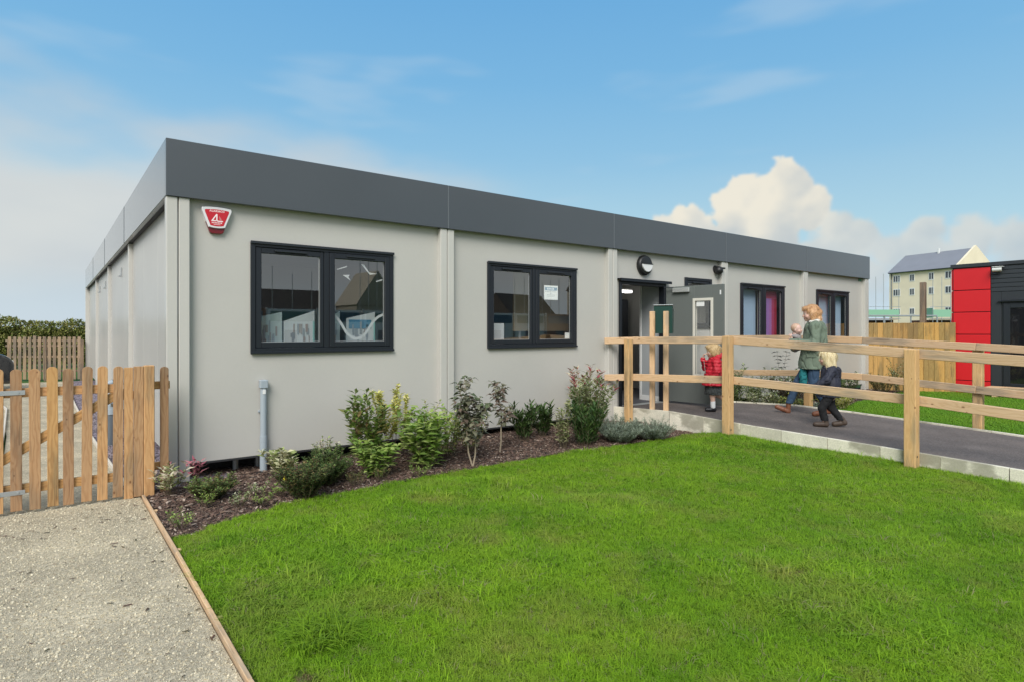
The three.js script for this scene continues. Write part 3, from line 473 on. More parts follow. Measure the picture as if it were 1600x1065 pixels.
{
  const t = thing('paper_garland', 'wavy white paper garland and cut shapes stuck inside window', 'decoration');
  const X = u => 1.545 + (u - 712) / 416 * 0.64, Y = v => 2.255 - (v - 225) / 660 * 0.925, paper = std({ color: lin(0.52, 0.54, 0.54), roughness: 0.8, side: THREE.DoubleSide });
  const pts = [[712, 660], [745, 685], [785, 740], [830, 815], [880, 855], [935, 852], [985, 805], [1035, 725], [1080, 680], [1122, 660]].map(([u, v]) => new THREE.Vector3(X(u), Y(v), 0)), cv = new THREE.CatmullRomCurve3(pts), pos = [];
  for (let i = 0; i < 40; i++) { const a = cv.getPoint(i / 40), b = cv.getPoint((i + 1) / 40), f = (p, tt, s) => { const d = cv.getTangent(tt); return [p.x - d.y * 0.015 * s, p.y + d.x * 0.015 * s, -0.128]; }; const A = f(a, i / 40, -1), B = f(a, i / 40, 1), C = f(b, (i + 1) / 40, 1), D = f(b, (i + 1) / 40, -1); pos.push(...A, ...D, ...C, ...A, ...C, ...B); }
  const g = new THREE.BufferGeometry(); g.setAttribute('position', new THREE.Float32BufferAttribute(pos, 3)); g.computeVertexNormals(); part(t, 'wave', g, paper);
  for (const sh of [[[750, 300], [832, 268], [828, 280], [755, 306]], [[940, 245], [965, 250], [1005, 310], [1072, 320], [1010, 330], [985, 300]], [[795, 345], [850, 340], [840, 360], [858, 388], [822, 362]], [[1060, 380], [1112, 360], [1115, 372], [1065, 388]]]) { const s = new THREE.Shape(sh.map(([u, v]) => new THREE.Vector2(X(u), Y(v)))); part(t, 'cut_shape', new THREE.ExtrudeGeometry(s, { depth: 0.001, bevelEnabled: false }).translate(0, 0, -0.13), paper); }
}
{ // notice on the second window
  const c = document.createElement('canvas'); c.width = 256; c.height = 204; const x = c.getContext('2d'); x.fillStyle = '#eef0ea'; x.fillRect(0, 0, 256, 204); x.fillStyle = '#7f9db0'; x.fillRect(14, 26, 228, 46);
  x.fillStyle = '#e9eef0'; for (let i = 0; i < 5; i++) x.fillRect(52 + i * 28, 36, 20, 26); x.fillStyle = '#8b9296'; for (let i = 0; i < 9; i++) x.fillRect(24 + i * 24, 86, 15, 7); for (let i = 0; i < 2; i++) x.fillRect(108 + i * 22, 110, 15, 6); for (let i = 0; i < 6; i++) x.fillRect(54 + i * 25, 134, 17, 6); for (let i = 0; i < 6; i++) x.fillRect(60 + i * 23, 154, 15, 5);
  const tx = new THREE.CanvasTexture(c); tx.colorSpace = THREE.SRGBColorSpace;
  solo('notice', 'white paper notice with blue heading stuck inside window', 'notice', new THREE.BoxGeometry(0.262, 0.205, 0.002).translate(4.80, 2.005, -0.1115), std({ map: tx, roughness: 0.7 }));
  solo('window_sticker', 'small white sticker in lower corner of window glass', 'sticker', new THREE.BoxGeometry(0.09, 0.085, 0.002).translate(5.115, 1.385, -0.1115), M.white);
}
{ // children's work boards standing on the sill of the first window
  const paleA = std({ color: lin(0.36, 0.43, 0.42), roughness: 0.8 }), paleB = std({ color: lin(0.44, 0.48, 0.48), roughness: 0.8 }), teal = std({ color: lin(0.16, 0.38, 0.34), roughness: 0.7 }), ink = std({ color: lin(0.20, 0.23, 0.25), roughness: 0.8 }), brown = std({ color: lin(0.24, 0.19, 0.17), roughness: 0.8 }), q = rng(71);
  [[0.80, 1.06, 1.60, 1.66, paleA, 'pale work board with teal edge standing inside window by garland'], [1.08, 1.42, 1.56, 1.68, paleB, 'wide white work board with drawings standing inside window'], [1.56, 1.72, 1.60, 1.68, paleA, 'narrow pale work board beside brown strip inside window'], [1.80, 2.16, 1.60, 1.68, paleB, 'white work board with blue heading inside window']].forEach(([a, b, h0, h1, m, label], k) => {
    const t = thing('work_board', label, 'display board', 'work boards inside the first window'), s = new THREE.Shape([[a, 1.24], [b, 1.24], [b, h1], [a, h0]].map(p => new THREE.Vector2(...p)));
    part(t, 'board', new THREE.ExtrudeGeometry(s, { depth: 0.012, bevelEnabled: false }).translate(0, 0, -0.34), m); part(t, 'edge', bx(k % 2 ? b - 0.018 : a, k % 2 ? b : a + 0.018, 1.24, h0, -0.3275, -0.322, 0.001), k === 2 ? brown : teal);
    if (k === 3) part(t, 'heading', bx(a + 0.03, b - 0.05, 1.48, 1.585, -0.3275, -0.322, 0.001), std({ color: lin(0.05, 0.17, 0.27), roughness: 0.7 }));
    for (let i = 0; i < 14; i++) { const x = a + 0.03 + q() * (b - a - 0.09), y = 1.27 + q() * 0.18, w = 0.006 + q() * 0.022, h = 0.03 + q() * 0.14; part(t, 'drawing', bx(x, Math.min(b - 0.01, x + w), y, Math.min(h0 - 0.03, y + h), -0.3275, -0.3235 + i * 0.0003, 0.0005), q() < 0.65 ? ink : brown); }
  });
  part(building, 'window_shelf', bx(0.69, 2.27, 1.205, 1.238, -0.42, -0.195, 0.003), M.white);
}
{ const t = thing('cupboard', 'dark cupboard inside the doorway beside batten light', 'cupboard'); part(t, 'carcass', bx(7.55, 8.55, FLOOR, 2.1, -2.6, -2.0, 0.004), M.dark); for (const x of [7.56, 8.06]) { const d = part(t, 'cupboard_door', bx(x, x + 0.485, FLOOR + 0.06, 2.08, -1.998, -1.98, 0.003), M.dark); part(d, 'handle', bx(x + 0.22, x + 0.26, 1.2, 1.35, -1.978, -1.96, 0.003), M.galv); } }
{ // furniture seen dimly behind the glass
  const tan = std({ color: lin(0.50, 0.40, 0.27), roughness: 0.8 });
  const t = thing('pin_board', 'tan pin board leaning inside the room with notice', 'pin board'); part(t, 'board', bx(4.7, 5.9, 1.45, 2.45, -0.9, -0.86, 0.003), tan); part(t, 'stand', join([bx(4.8, 4.84, FLOOR, 1.45, -0.9, -0.86), bx(5.76, 5.8, FLOOR, 1.45, -0.9, -0.86)]), M.galv);
  const d = thing('desk', 'white topped desk inside the room with notice', 'desk'); part(d, 'top', bx(3.4, 4.6, 1.10, 1.135, -1.3, -0.35), M.white); for (const [x, z] of [[3.45, -1.25], [4.55, -1.25], [3.45, -0.55], [4.55, -0.55]]) part(d, 'leg', bx(x - 0.02, x + 0.02, FLOOR, 1.10, z - 0.02, z + 0.02), M.galv); part(d, 'screen', join([bx(3.78, 4.22, 1.22, 1.56, -0.5, -0.47), bx(3.97, 4.03, 1.136, 1.23, -0.5, -0.47)]), M.white);
}
// ---------------------------------------------------------------- fittings on the wall
{ // alarm box
  const t = thing('alarm_box', 'red and white alarm siren box under fascia', 'alarm', null, [0.345, 2.56, -0.10]);
  const outline = k => { const s = new THREE.Shape(); const a = 0.128 * k, b = 0.072 * k; s.moveTo(-a, 0.105 * k); s.quadraticCurveTo(0, 0.125 * k, a, 0.105 * k); s.quadraticCurveTo(a + 0.008 * k, 0.09 * k, a - 0.006 * k, 0.06 * k); s.lineTo(b, -0.075 * k); s.quadraticCurveTo(0, -0.092 * k, -b, -0.075 * k); s.lineTo(-a + 0.006 * k, 0.06 * k); s.quadraticCurveTo(-a - 0.008 * k, 0.09 * k, -a, 0.105 * k); return s; };
  part(t, 'cover', new THREE.ExtrudeGeometry(outline(1), { depth: 0.05, bevelEnabled: true, bevelSize: 0.006, bevelThickness: 0.006, bevelSegments: 2 }), std({ color: lin(0.76, 0.74, 0.76), roughness: 0.35 }));
  const lens = new THREE.Shape([[-0.112, 0.03], [0.112, 0.03], [0.058, -0.128], [0.04, -0.136], [-0.04, -0.136], [-0.058, -0.128]].map(p => new THREE.Vector2(...p)));
  part(t, 'lens', new THREE.ExtrudeGeometry(lens, { depth: 0.034, bevelEnabled: true, bevelSize: 0.004, bevelThickness: 0.004, bevelSegments: 2 }), std({ color: lin(0.16, 0.006, 0.012), roughness: 0.2 }));
  const c = document.createElement('canvas'); c.width = 512; c.height = 460; const x = c.getContext('2d'); x.fillStyle = '#c4202f'; x.fillRect(0, 0, 512, 460); x.fillStyle = '#f4e4e4'; x.font = 'bold 62px sans-serif'; x.textAlign = 'center'; x.fillText('ALARMCO', 256, 92);
  x.strokeStyle = '#f6eaea'; x.lineWidth = 24; x.beginPath(); x.moveTo(252, 140); x.lineTo(160, 300); x.lineTo(238, 300); x.moveTo(252, 140); x.lineTo(252, 286); x.quadraticCurveTo(256, 306, 280, 306); x.lineTo(372, 306); x.stroke(); x.lineWidth = 9; x.strokeStyle = '#d8c0bc'; x.beginPath(); for (let i = 0; i < 4; i++) { x.moveTo(292 + i * 5, 200 + i * 24); x.lineTo(312 + i * 13, 200 + i * 24); } x.stroke();
  x.fillStyle = '#eccfcf'; for (let i = 0; i < 7; i++) x.fillRect(152 + i * 30, 332, 20, 34); x.fillRect(190, 384, 132, 12);
  const tx = new THREE.CanvasTexture(c); tx.colorSpace = THREE.SRGBColorSpace; const fg = new THREE.ShapeGeometry(outline(0.84), 8), uv = fg.attributes.uv, ps = fg.attributes.position; for (let i = 0; i < uv.count; i++) uv.setXY(i, (ps.getX(i) + 0.12) / 0.24, (ps.getY(i) + 0.082) / 0.19);
  part(t, 'label', fg.translate(0, 0, 0.0575), std({ map: tx, roughness: 0.35 }));
}
{ // bulkhead lamp
  const t = thing('bulkhead_lamp', 'round black bulkhead lamp with white half lens above doorway', 'lamp', null, [6.80, 2.527, -0.10]);
  const prof = [[0, 0], [0.165, 0], [0.168, 0.03], [0.155, 0.065], [0.13, 0.08], [0, 0.084]].map(p => new THREE.Vector2(...p)); part(t, 'housing', new THREE.LatheGeometry(prof, 40).rotateX(Math.PI / 2), M.black);
  const s = new THREE.Shape(); s.absarc(0, 0, 0.118, Math.PI, 2 * Math.PI, false); s.closePath(); part(t, 'lens', new THREE.ExtrudeGeometry(s, { depth: 0.02, bevelEnabled: true, bevelSize: 0.003, bevelThickness: 0.004, bevelSegments: 2 }).translate(0.0, 0.012, 0.078), std({ color: lin(0.74, 0.74, 0.74), roughness: 0.4 }));
  part(t, 'eyelid', bx(-0.125, 0.125, 0.013, 0.026, 0.07, 0.112, 0.004), M.black);
}
{ // black dome sensor
  const t = thing('security_camera', 'small black dome camera under the dark fascia', 'camera', null, [8.80, 2.57, -0.10]);
  part(t, 'base', cyl(0.06, 0.07, 0.04, 18).rotateX(Math.PI / 2).translate(0, 0.02, 0.02), M.black); part(t, 'dome', new THREE.SphereGeometry(0.078, 18, 12).translate(0, -0.01, 0.08), M.black); part(t, 'visor', moved(cbox(0.11, 0.03, 0.11, 0.008), 0.05, 0.03, 0.10), M.black);
}
{ const t = thing('wall_marker', 'small green marker plate under fascia at building end', 'marker', null, [14.78, 2.69, -0.10]); part(t, 'plate', moved(cbox(0.14, 0.06, 0.01, 0.002), 0, 0, 0.006), std({ color: lin(0.05, 0.22, 0.13), roughness: 0.5 })); part(t, 'screw', join([cyl(0.006, 0.006, 0.006, 8).rotateX(Math.PI / 2).translate(-0.05, 0, 0.013), cyl(0.006, 0.006, 0.006, 8).rotateX(Math.PI / 2).translate(0.05, 0, 0.013)]), M.galv); }
{ // grey upstand pipe with a box on top
  const t = thing('vent_pipe', 'grey plastic upstand pipe with square cap against wall', 'pipe', null, [0.79, 0, -0.055]);
  part(t, 'pipe', cyl(0.031, 0.031, 0.56, 18).translate(0, 0.61, 0), M.pvcGrey); part(t, 'socket', cyl(0.037, 0.037, 0.06, 18).translate(0, 0.335, 0), M.pvcGrey); part(t, 'lower_pipe', cyl(0.036, 0.036, 0.34, 18).translate(0, 0.14, 0), M.pvcGrey); part(t, 'cap_box', moved(cbox(0.076, 0.085, 0.076, 0.006), 0, 0.905, 0), M.pvcGrey); part(t, 'label', moved(cbox(0.03, 0.045, 0.004, 0.001), 0, 0.825, 0.031), M.white); part(t, 'clip', join([moved(cbox(0.09, 0.022, 0.014, 0.003), 0, 0.62, -0.034)]), M.pvcGrey);
}
{ // drain pipes on the side wall
  for (const [z, lab] of [[-2.75, 'fat grey drain pipe bending into the side wall'], [-5.0, 'thin grey drain pipe further along the side wall']]) {
    const t = thing('drain_pipe', lab, 'pipe', null, [z > -4 ? -0.36 : -0.3, 0, z]); const r = z > -4 ? 0.062 : 0.045;
    part(t, 'riser', cyl(r, r, 0.42, 18).translate(0, 0.2, 0), M.pvcDark); part(t, 'socket', cyl(r * 1.15, r * 1.15, 0.07, 18).translate(0, 0.43, 0), M.pvcGrey);
    part(t, 'bend', tube([[0, 0.42, 0], [0, 0.52, 0], [0.03, 0.6, 0], [0.11, 0.635, 0], [0.36, 0.64, 0]], r, 24, 14), M.pvcGrey); part(t, 'collar', cyl(r * 1.15, r * 1.15, 0.05, 18).rotateZ(Math.PI / 2).translate(0.15, 0.64, 0), M.black);
  }
}

// ---------------------------------------------------------------- picket gate and fences
function picketGeo(w, h, t, round = 1) {
  const s = new THREE.Shape(), a = w / 2; s.moveTo(-a, 0); s.lineTo(a, 0); s.lineTo(a, h - a * 0.8 * round); if (round) s.absellipse(0, h - a * 0.8, a, a * 0.8, 0, Math.PI, false); else s.lineTo(-a, h); s.closePath();
  const g = new THREE.ExtrudeGeometry(s, { depth: t - 0.004, bevelEnabled: true, bevelSize: 0.002, bevelThickness: 0.002, bevelSegments: 1, curveSegments: 5 }); g.translate(0, 0, -t / 2 + 0.002);
  const uv = g.attributes.uv, p = g.attributes.position, o = R() * 4, q = R() * 4; for (let i = 0; i < uv.count; i++) uv.setXY(i, p.getY(i) + o, p.getX(i) + p.getZ(i) + q); return g;
}
{
  const g = thing('picket_gate', 'closed softwood picket gate with round topped pales and strap hinges', 'gate', null, [0, 0, 0.30]);
  const xs = [-1.54, -1.422, -1.306, -1.190, -1.072, -0.957, -0.855, -0.733, -0.623, -0.513];
  const tones = [0, 1, 1, 2, 0, 3, 2, 0, 1, 0];
  xs.forEach((x, i) => part(g, 'pale', picketGeo(0.069, 1.12 + (i % 3) * 0.006, 0.02), M.gate[tones[i]], [x, 0.022 + (i % 2) * 0.006, 0.018], [0, 0, (R() - 0.5) * 0.012]));
  part(g, 'rail', bx(-1.585, -0.480, 0.925, 0.998, -0.030, 0.006, 0.004, 0), M.gate[1]); part(g, 'rail', bx(-1.585, -0.480, 0.158, 0.232, -0.030, 0.006, 0.004, 0), M.gate[3]);
  part(g, 'brace', bar([-1.56, 0.255, -0.010], [-0.52, 0.905, -0.010], 0.075, 0.03), M.gate[3]);
  for (const y of [0.965, 0.172]) { const h = part(g, 'hinge', join([bx(-1.62, -1.135, y - 0.018, y + 0.018, 0.0285, 0.0335, 0.001)]), M.galv); part(h, 'bolt', join([-1.18, -1.30, -1.42, -1.54].map(x => cyl(0.008, 0.008, 0.006, 8).rotateX(Math.PI / 2).translate(x, y, 0.036))), M.galv); }
  part(g, 'latch', join([bx(-0.56, -0.47, 0.80, 0.83, -0.045, -0.032, 0.003)]), M.galv);
}
{
  const p = thing('gate_post', 'square softwood gate post with two boards fixed beside it', 'post', null, [0, 0, 0.30]);
  part(p, 'post', bx(-0.320, -0.238, -0.08, 1.150, -0.052, 0.030, 0.006, 1), M.gate[1]);
  part(p, 'cover_board', picketGeo(0.070, 1.135, 0.022, 0), M.gate[0], [-0.360, 0.008, 0.016]); part(p, 'cover_board', picketGeo(0.064, 1.135, 0.022, 0), M.gate[1], [-0.434, 0.0, 0.012]);
  part(p, 'batten', bx(-0.468, -0.322, 0.3, 0.37, -0.03, -0.001, 0.003, 0), M.gate[2]); part(p, 'batten', bx(-0.468, -0.322, 0.86, 0.93, -0.03, -0.001, 0.003, 0), M.gate[2]);
  part(p, 'foot_block', bx(-0.43, -0.25, -0.05, 0.05, -0.05, -0.005, 0.006, 0), M.gate[2]);
}
{
  const p = thing('infill_fence', 'single picket infill between gate post and building corner', 'fence', null, [0, 0, 0.22]);
  part(p, 'pale', picketGeo(0.064, 1.13, 0.02), M.gate[2], [-0.152, 0.0, 0.018]); part(p, 'rail', bx(-0.236, -0.105, 0.93, 1.0, -0.03, 0.006, 0.003, 0), M.gate[3]); part(p, 'rail', bx(-0.236, -0.105, 0.2, 0.27, -0.03, 0.006, 0.003, 0), M.gate[3]);
}
{ const p = thing('hinge_post', 'square softwood post carrying the gate hinges', 'post'); part(p, 'post', bx(-1.72, -1.63, -0.08, 1.2, 0.235, 0.325, 0.006, 1), M.gate[0]); part(p, 'cap', bx(-1.73, -1.62, 1.201, 1.22, 0.225, 0.335, 0.004, 0), M.gate[0]); }
{ // far hit-and-miss fence
  const f = thing('slatted_fence', 'weathered hit and miss slatted fence behind the gravel path', 'fence'), A = [-1.93, -16.9], B = [-0.16, -15.7], L = Math.hypot(B[0] - A[0], B[1] - A[1]), tn = -Math.atan2(B[1] - A[1], B[0] - A[0]);
  const ux = (B[0] - A[0]) / L, uz = (B[1] - A[1]) / L, at = (s, o) => [A[0] + ux * s - uz * o, A[1] + uz * s + ux * o];
  for (let i = 0; i < 15; i++) { const s = 0.06 + i * 0.142, q = at(s, 0.035); part(f, 'slat', picketGeo(0.088, 1.25, 0.02, 0), pick(M.grey), [q[0], 0.03 + (R() - 0.5) * 0.015 + (i === 5 ? 0.03 : 0), q[1]], [0, tn, 0]); }
  for (const y of [0.28, 0.70, 1.02, 1.17]) { const a = at(-0.08, 0), b = at(L, 0); part(f, 'rail', bar([a[0], y, a[1]], [b[0], y, b[1]], 0.06, 0.04), pick(M.grey)); }
  for (const s of [0.02, 1.06, 2.1]) { const a = at(s, 0); part(f, 'post', bx(a[0] - 0.045, a[0] + 0.045, -0.05, 1.2, a[1] - 0.045, a[1] + 0.045, 0.005, 1), pick(M.grey)); }
}
// ---------------------------------------------------------------- ramp railings
{
  const g = thing('ramp_railing', 'softwood post and rail fence on ramp side next to the lawn', 'railing');
  const posts = [[6.045, 0.255, 1.335, 0.10], [6.318, 1.78, 1.384, 0.115], [6.305, 3.985, 1.262, 0.115], [6.27, 6.3, 1.18, 0.115]];
  posts.forEach(([x, z, h, w], i) => { const p = part(g, 'post', bx(x - w / 2, x + w / 2, -0.1, h, z - w / 2, z + w / 2, 0.008, 1), pick(M.rpost, i)); part(p, 'bolt_hole', cyl(0.011, 0.011, 0.004, 12).rotateX(Math.PI / 2).translate(x - 0.015, 0.13, z + w / 2 + 0.001), M.black); });
  const line = [[5.80, -0.015, 1.302, 0.742], [6.125, 0.275, 1.312, 0.752], [6.40, 1.78, 1.328, 0.790], [6.388, 3.985, 1.212, 0.716], [6.36, 6.3, 1.10, 0.55]];
  for (let i = 0; i < 4; i++) { const a = line[i], b = line[i + 1], e = i === 3 ? -1.1 : 0.0; for (const k of [2, 3]) part(g, 'rail', bar([a[0], a[k], a[1] + 0.002], [b[0], b[k], b[1] - 0.002], i ? 0.105 : 0.10, 0.045, 0.005), pick(M.rail)); }
}
{
  const g = thing('ramp_railing', 'softwood post and rail fence on ramp side next to far bed', 'railing');
  for (const [x, z, h] of [[9.025, 1.52, 1.355], [8.93, 3.86, 1.205], [8.75, 6.2, 1.10]]) part(g, 'post', bx(x - 0.055, x + 0.055, -0.1, h, z - 0.055, z + 0.055, 0.008, 1), pick(M.rpost));
  const line = [[8.82, -0.015, 1.322, 0.70], [8.945, 1.52, 1.336, 0.765], [8.93, 2.4, 1.312, 0.755], [8.85, 3.86, 1.245, 0.675], [8.70, 6.2, 1.12, 0.55]];
  for (let i = 0; i < 4; i++) { const a = line[i], b = line[i + 1]; for (const k of [2, 3]) part(g, 'rail', bar([a[0], a[k], a[1] + 0.002], [b[0], b[k], b[1] - 0.002], 0.10, 0.045, 0.005), pick(M.rail)); }
}
{ // post box on two thin posts
  const t = thing('post_box', 'dark green post box fixed to two thin timber posts', 'post box'), p1 = [6.335, 0.475], p2 = [6.435, 0.655], ang = -Math.atan2(p2[1] - p1[1], p2[0] - p1[0]);
  for (const [x, z] of [p1, p2]) part(t, 'post', moved(cbox(0.078, 1.53, 0.06, 0.005, 1), 0, 0, 0), M.rail[1], [x, 0.985, z], [0, ang, 0]);
  const gm = std({ color: lin(0.004, 0.040, 0.030), roughness: 0.4 });
  const s = new THREE.Shape([[0, 0], [0.10, 0], [0.135, 0.33], [0, 0.40]].map(p => new THREE.Vector2(...p)));
  const b = part(t, 'box', new THREE.ExtrudeGeometry(s, { depth: 0.27, bevelEnabled: true, bevelSize: 0.004, bevelThickness: 0.004, bevelSegments: 1 }).translate(0, 0, -0.135), gm, [(p1[0] + p2[0]) / 2 + 0.055, 1.42, (p1[1] + p2[1]) / 2 + 0.03], [0, ang + Math.PI / 2, 0]);
  part(b, 'lid', moved(cbox(0.18, 0.012, 0.29, 0.004), 0.07, 0.385, 0, 0, 0, -0.49), M.galv);
}
// ---------------------------------------------------------------- plants
class Leaves {
  constructor() { this.p = []; this.c = []; this.k = []; this.s = []; }
  leaf(o, d, n, len, wid, col, fold = 0.25, curl = 0.15) {
    const dx = d.x, dy = d.y, dz = d.z; let sx = dy * n.z - dz * n.y, sy = dz * n.x - dx * n.z, sz = dx * n.y - dy * n.x; const sl = Math.hypot(sx, sy, sz) || 1; sx /= sl; sy /= sl; sz /= sl;
    const ux = sy * dz - sz * dy, uy = sz * dx - sx * dz, uz = sx * dy - sy * dx, h = wid / 2, f = fold * h;
    const P = (a, b, c) => [o.x + dx * a + sx * b + ux * c, o.y + dy * a + sy * b + uy * c, o.z + dz * a + sz * b + uz * c];
    const B = P(0, 0, 0), L = P(len * 0.42, h, f), Rr = P(len * 0.42, -h, f), T = P(len, 0, -curl * len), Mm = P(len * 0.45, 0, curl * len * 0.3);
    for (const t of [[B, Mm, L], [L, Mm, T], [T, Mm, Rr], [Rr, Mm, B]]) for (const v of t) { this.p.push(v[0], v[1], v[2]); this.c.push(col[0], col[1], col[2]); }
  }
  stem(pts, r0, r1, n = 5) {
    for (let i = 0; i < pts.length - 1; i++) { const a = pts[i], b = pts[i + 1], ra = lerp(r0, r1, i / (pts.length - 1)), rb = lerp(r0, r1, (i + 1) / (pts.length - 1)), d = b.clone().sub(a).normalize(), q = Math.abs(d.y) < 0.9 ? new THREE.Vector3(0, 1, 0) : new THREE.Vector3(1, 0, 0), u = new THREE.Vector3().crossVectors(d, q).normalize(), w = new THREE.Vector3().crossVectors(d, u); const ring = (c, r, k) => { const an = k / n * 6.2832; return [c.x + (u.x * Math.cos(an) + w.x * Math.sin(an)) * r, c.y + (u.y * Math.cos(an) + w.y * Math.sin(an)) * r, c.z + (u.z * Math.cos(an) + w.z * Math.sin(an)) * r]; }; for (let k = 0; k < n; k++) { const A = ring(a, ra, k), B = ring(a, ra, k + 1), C = ring(b, rb, k + 1), D = ring(b, rb, k); for (const t of [A, B, C, A, C, D]) this.s.push(...t); } }
  }
  foliage() { const g = new THREE.BufferGeometry(); g.setAttribute('position', new THREE.Float32BufferAttribute(this.p, 3)); g.setAttribute('color', new THREE.Float32BufferAttribute(this.c, 3)); g.computeVertexNormals(); return g; }
  stems() { const g = new THREE.BufferGeometry(); g.setAttribute('position', new THREE.Float32BufferAttribute(this.s, 3)); g.computeVertexNormals(); return g; }
}
const leafMat = phys({ vertexColors: true, roughness: 0.6, specularIntensity: 0.5, side: THREE.DoubleSide, transmission: 0.28, thickness: 0 });
const V3 = (x, y, z) => new THREE.Vector3(x, y, z);
function shrub(o) {
  const r = rng(o.seed), Lv = new Leaves(), UP = V3(0, 1, 0);
  const jit = c => { const v = 0.75 + r() * 0.5; return [c[0] * v, c[1] * v, c[2] * v]; };
  const grow = (base, dir, len, lv, stemR) => {
    const pts = [], n = 6; let p = base.clone(), d = dir.clone(); for (let i = 0; i <= n; i++) { pts.push(p.clone()); p = p.clone().addScaledVector(d, len / n); d.add(V3((r() - 0.5) * (o.wob ?? 0.22), (o.rise ?? 0.10) + (r() - 0.5) * 0.1, (r() - 0.5) * (o.wob ?? 0.22))).normalize(); }
    Lv.stem(pts, stemR, stemR * 0.4, 5); const cv = new THREE.CatmullRomCurve3(pts), N = Math.max(3, Math.round(len / o.gap)), bare = lv ? 0.08 : (o.bare ?? 0.25); let ph = r() * 6;
    for (let i = 0; i < N; i++) {
      const t = bare + (1 - bare) * (i + 0.5) / N, q = cv.getPoint(t), T = cv.getTangent(t);
      for (let k = 0; k < (o.whorl ?? 2); k++) {
        ph += o.whorl === 1 ? 2.4 : 6.283 / (o.whorl ?? 2) + (k === 0 ? 1.57 : 0) + (r() - 0.5) * 0.5;
        const side = V3(Math.cos(ph), (o.leafRise ?? 0.35) + (r() - 0.5) * 0.5, Math.sin(ph)); side.addScaledVector(T, o.along ?? 0.3).normalize();
        const L = o.leaf * (0.65 + r() * 0.6) * (o.taper ? lerp(1, 0.55, t) : 1), nn = UP.clone().add(V3((r() - 0.5) * 0.8, 0, (r() - 0.5) * 0.8)).normalize();
        const tip = o.tips && !(o.tipMain && lv) && t > (o.tipFrom ?? 0.86) && r() < (o.tipP ?? 1); let c = jit(tip ? pickOf(o.tips, r) : pickOf(o.cols, r)); Lv.leaf(q, side, nn, L, L * (o.aspect ?? 0.45), c, 0.3, o.curl ?? 0.12);
        if (o.edge && r() < 0.75) { /* pale margin: a slightly larger leaf just under */ const q2 = q.clone().addScaledVector(nn, -0.0015); Lv.leaf(q2, side, nn, L * 1.06, L * (o.aspect ?? 0.45) * 1.35, jit(o.edge), 0.3, o.curl ?? 0.12); }
      }
    }
    return cv;
  };
  for (let s = 0; s < o.stems; s++) {
    const a = s / o.stems * 6.283 + r() * 0.8, ln = (o.lean ?? 0.5) * Math.sqrt(r()), d = V3(Math.cos(a) * ln, 1, Math.sin(a) * ln).normalize(), b0 = V3(Math.cos(a) * o.foot * r(), 0, Math.sin(a) * o.foot * r());
    const len = o.h * ((o.minH ?? 0.6) + r() * (1 - (o.minH ?? 0.6))) / (o.dome ? 1 : Math.max(0.5, d.y)), cv = grow(b0, d, len, 0, o.stemR ?? 0.004);
    for (let k = 0; k < (o.twigs ?? 3); k++) { const t = (o.twigFrom ?? 0.25) + r() * 0.65, q = cv.getPoint(t), a2 = r() * 6.283; grow(q, V3(Math.cos(a2) * 0.8, 0.55 + r() * 0.5, Math.sin(a2) * 0.8).normalize(), len * (o.twigLen ?? 0.35) * (1.1 - t * 0.6), 1, (o.stemR ?? 0.004) * 0.5); }
  }
  const t = thing(o.name, o.label, o.category ?? 'shrub', o.group, [o.x, o.y ?? bedY(o.x, o.z) - 0.005, o.z]);
  part(t, 'foliage', Lv.foliage(), leafMat); part(t, 'stem', Lv.stems(), o.stemMat ?? stemMat); return t;
}
const pickOf = (a, r) => a[Math.floor(r() * a.length)];
const stemMat = std({ color: lin(0.10, 0.075, 0.045), roughness: 0.9 }), paleStem = std({ color: lin(0.36, 0.29, 0.21), roughness: 0.85 }), redStem = std({ color: lin(0.16, 0.07, 0.06), roughness: 0.8 });
const G = { lush: [[0.22, 0.34, 0.055], [0.29, 0.40, 0.075], [0.17, 0.28, 0.05], [0.36, 0.45, 0.13]], dark: [[0.055, 0.105, 0.022], [0.075, 0.13, 0.03], [0.045, 0.085, 0.02]], mid: [[0.16, 0.24, 0.06], [0.21, 0.28, 0.08], [0.12, 0.19, 0.045]], var: [[0.42, 0.46, 0.25], [0.62, 0.61, 0.40], [0.19, 0.26, 0.09], [0.30, 0.36, 0.14]], gold: [[0.62, 0.60, 0.13], [0.70, 0.66, 0.22], [0.46, 0.50, 0.11], [0.66, 0.60, 0.30]], purple: [[0.16, 0.16, 0.10], [0.12, 0.13, 0.085], [0.21, 0.20, 0.13], [0.17, 0.12, 0.09]], grey: [[0.26, 0.31, 0.23], [0.32, 0.37, 0.28], [0.20, 0.25, 0.18]], rust: [[0.16, 0.17, 0.05], [0.22, 0.16, 0.06], [0.12, 0.16, 0.045]] };
const bed = 'shrubs planted in the bark bed';
shrub({ seed: 1, name: 'variegated_shrub', label: 'small cream variegated shrub with pink tips beside gate post', x: -0.14, z: 0.42, h: 0.30, foot: 0.03, stems: 8, leaf: 0.075, gap: 0.034, lean: 0.7, aspect: 0.3, cols: [[0.60, 0.58, 0.36], [0.28, 0.34, 0.12], [0.68, 0.63, 0.45]], tips: [[0.50, 0.16, 0.20], [0.6, 0.48, 0.38]], tipFrom: 0.8, tipP: 0.5, twigs: 3 });
shrub({ seed: 2, name: 'pink_tipped_plant', label: 'thin pink leaved sprig against the building corner post', x: 0.09, z: 0.30, h: 0.28, foot: 0.02, stems: 3, leaf: 0.085, gap: 0.035, lean: 0.25, aspect: 0.25, bare: 0.45, cols: [[0.44, 0.13, 0.17], [0.50, 0.20, 0.22]], twigs: 0 });
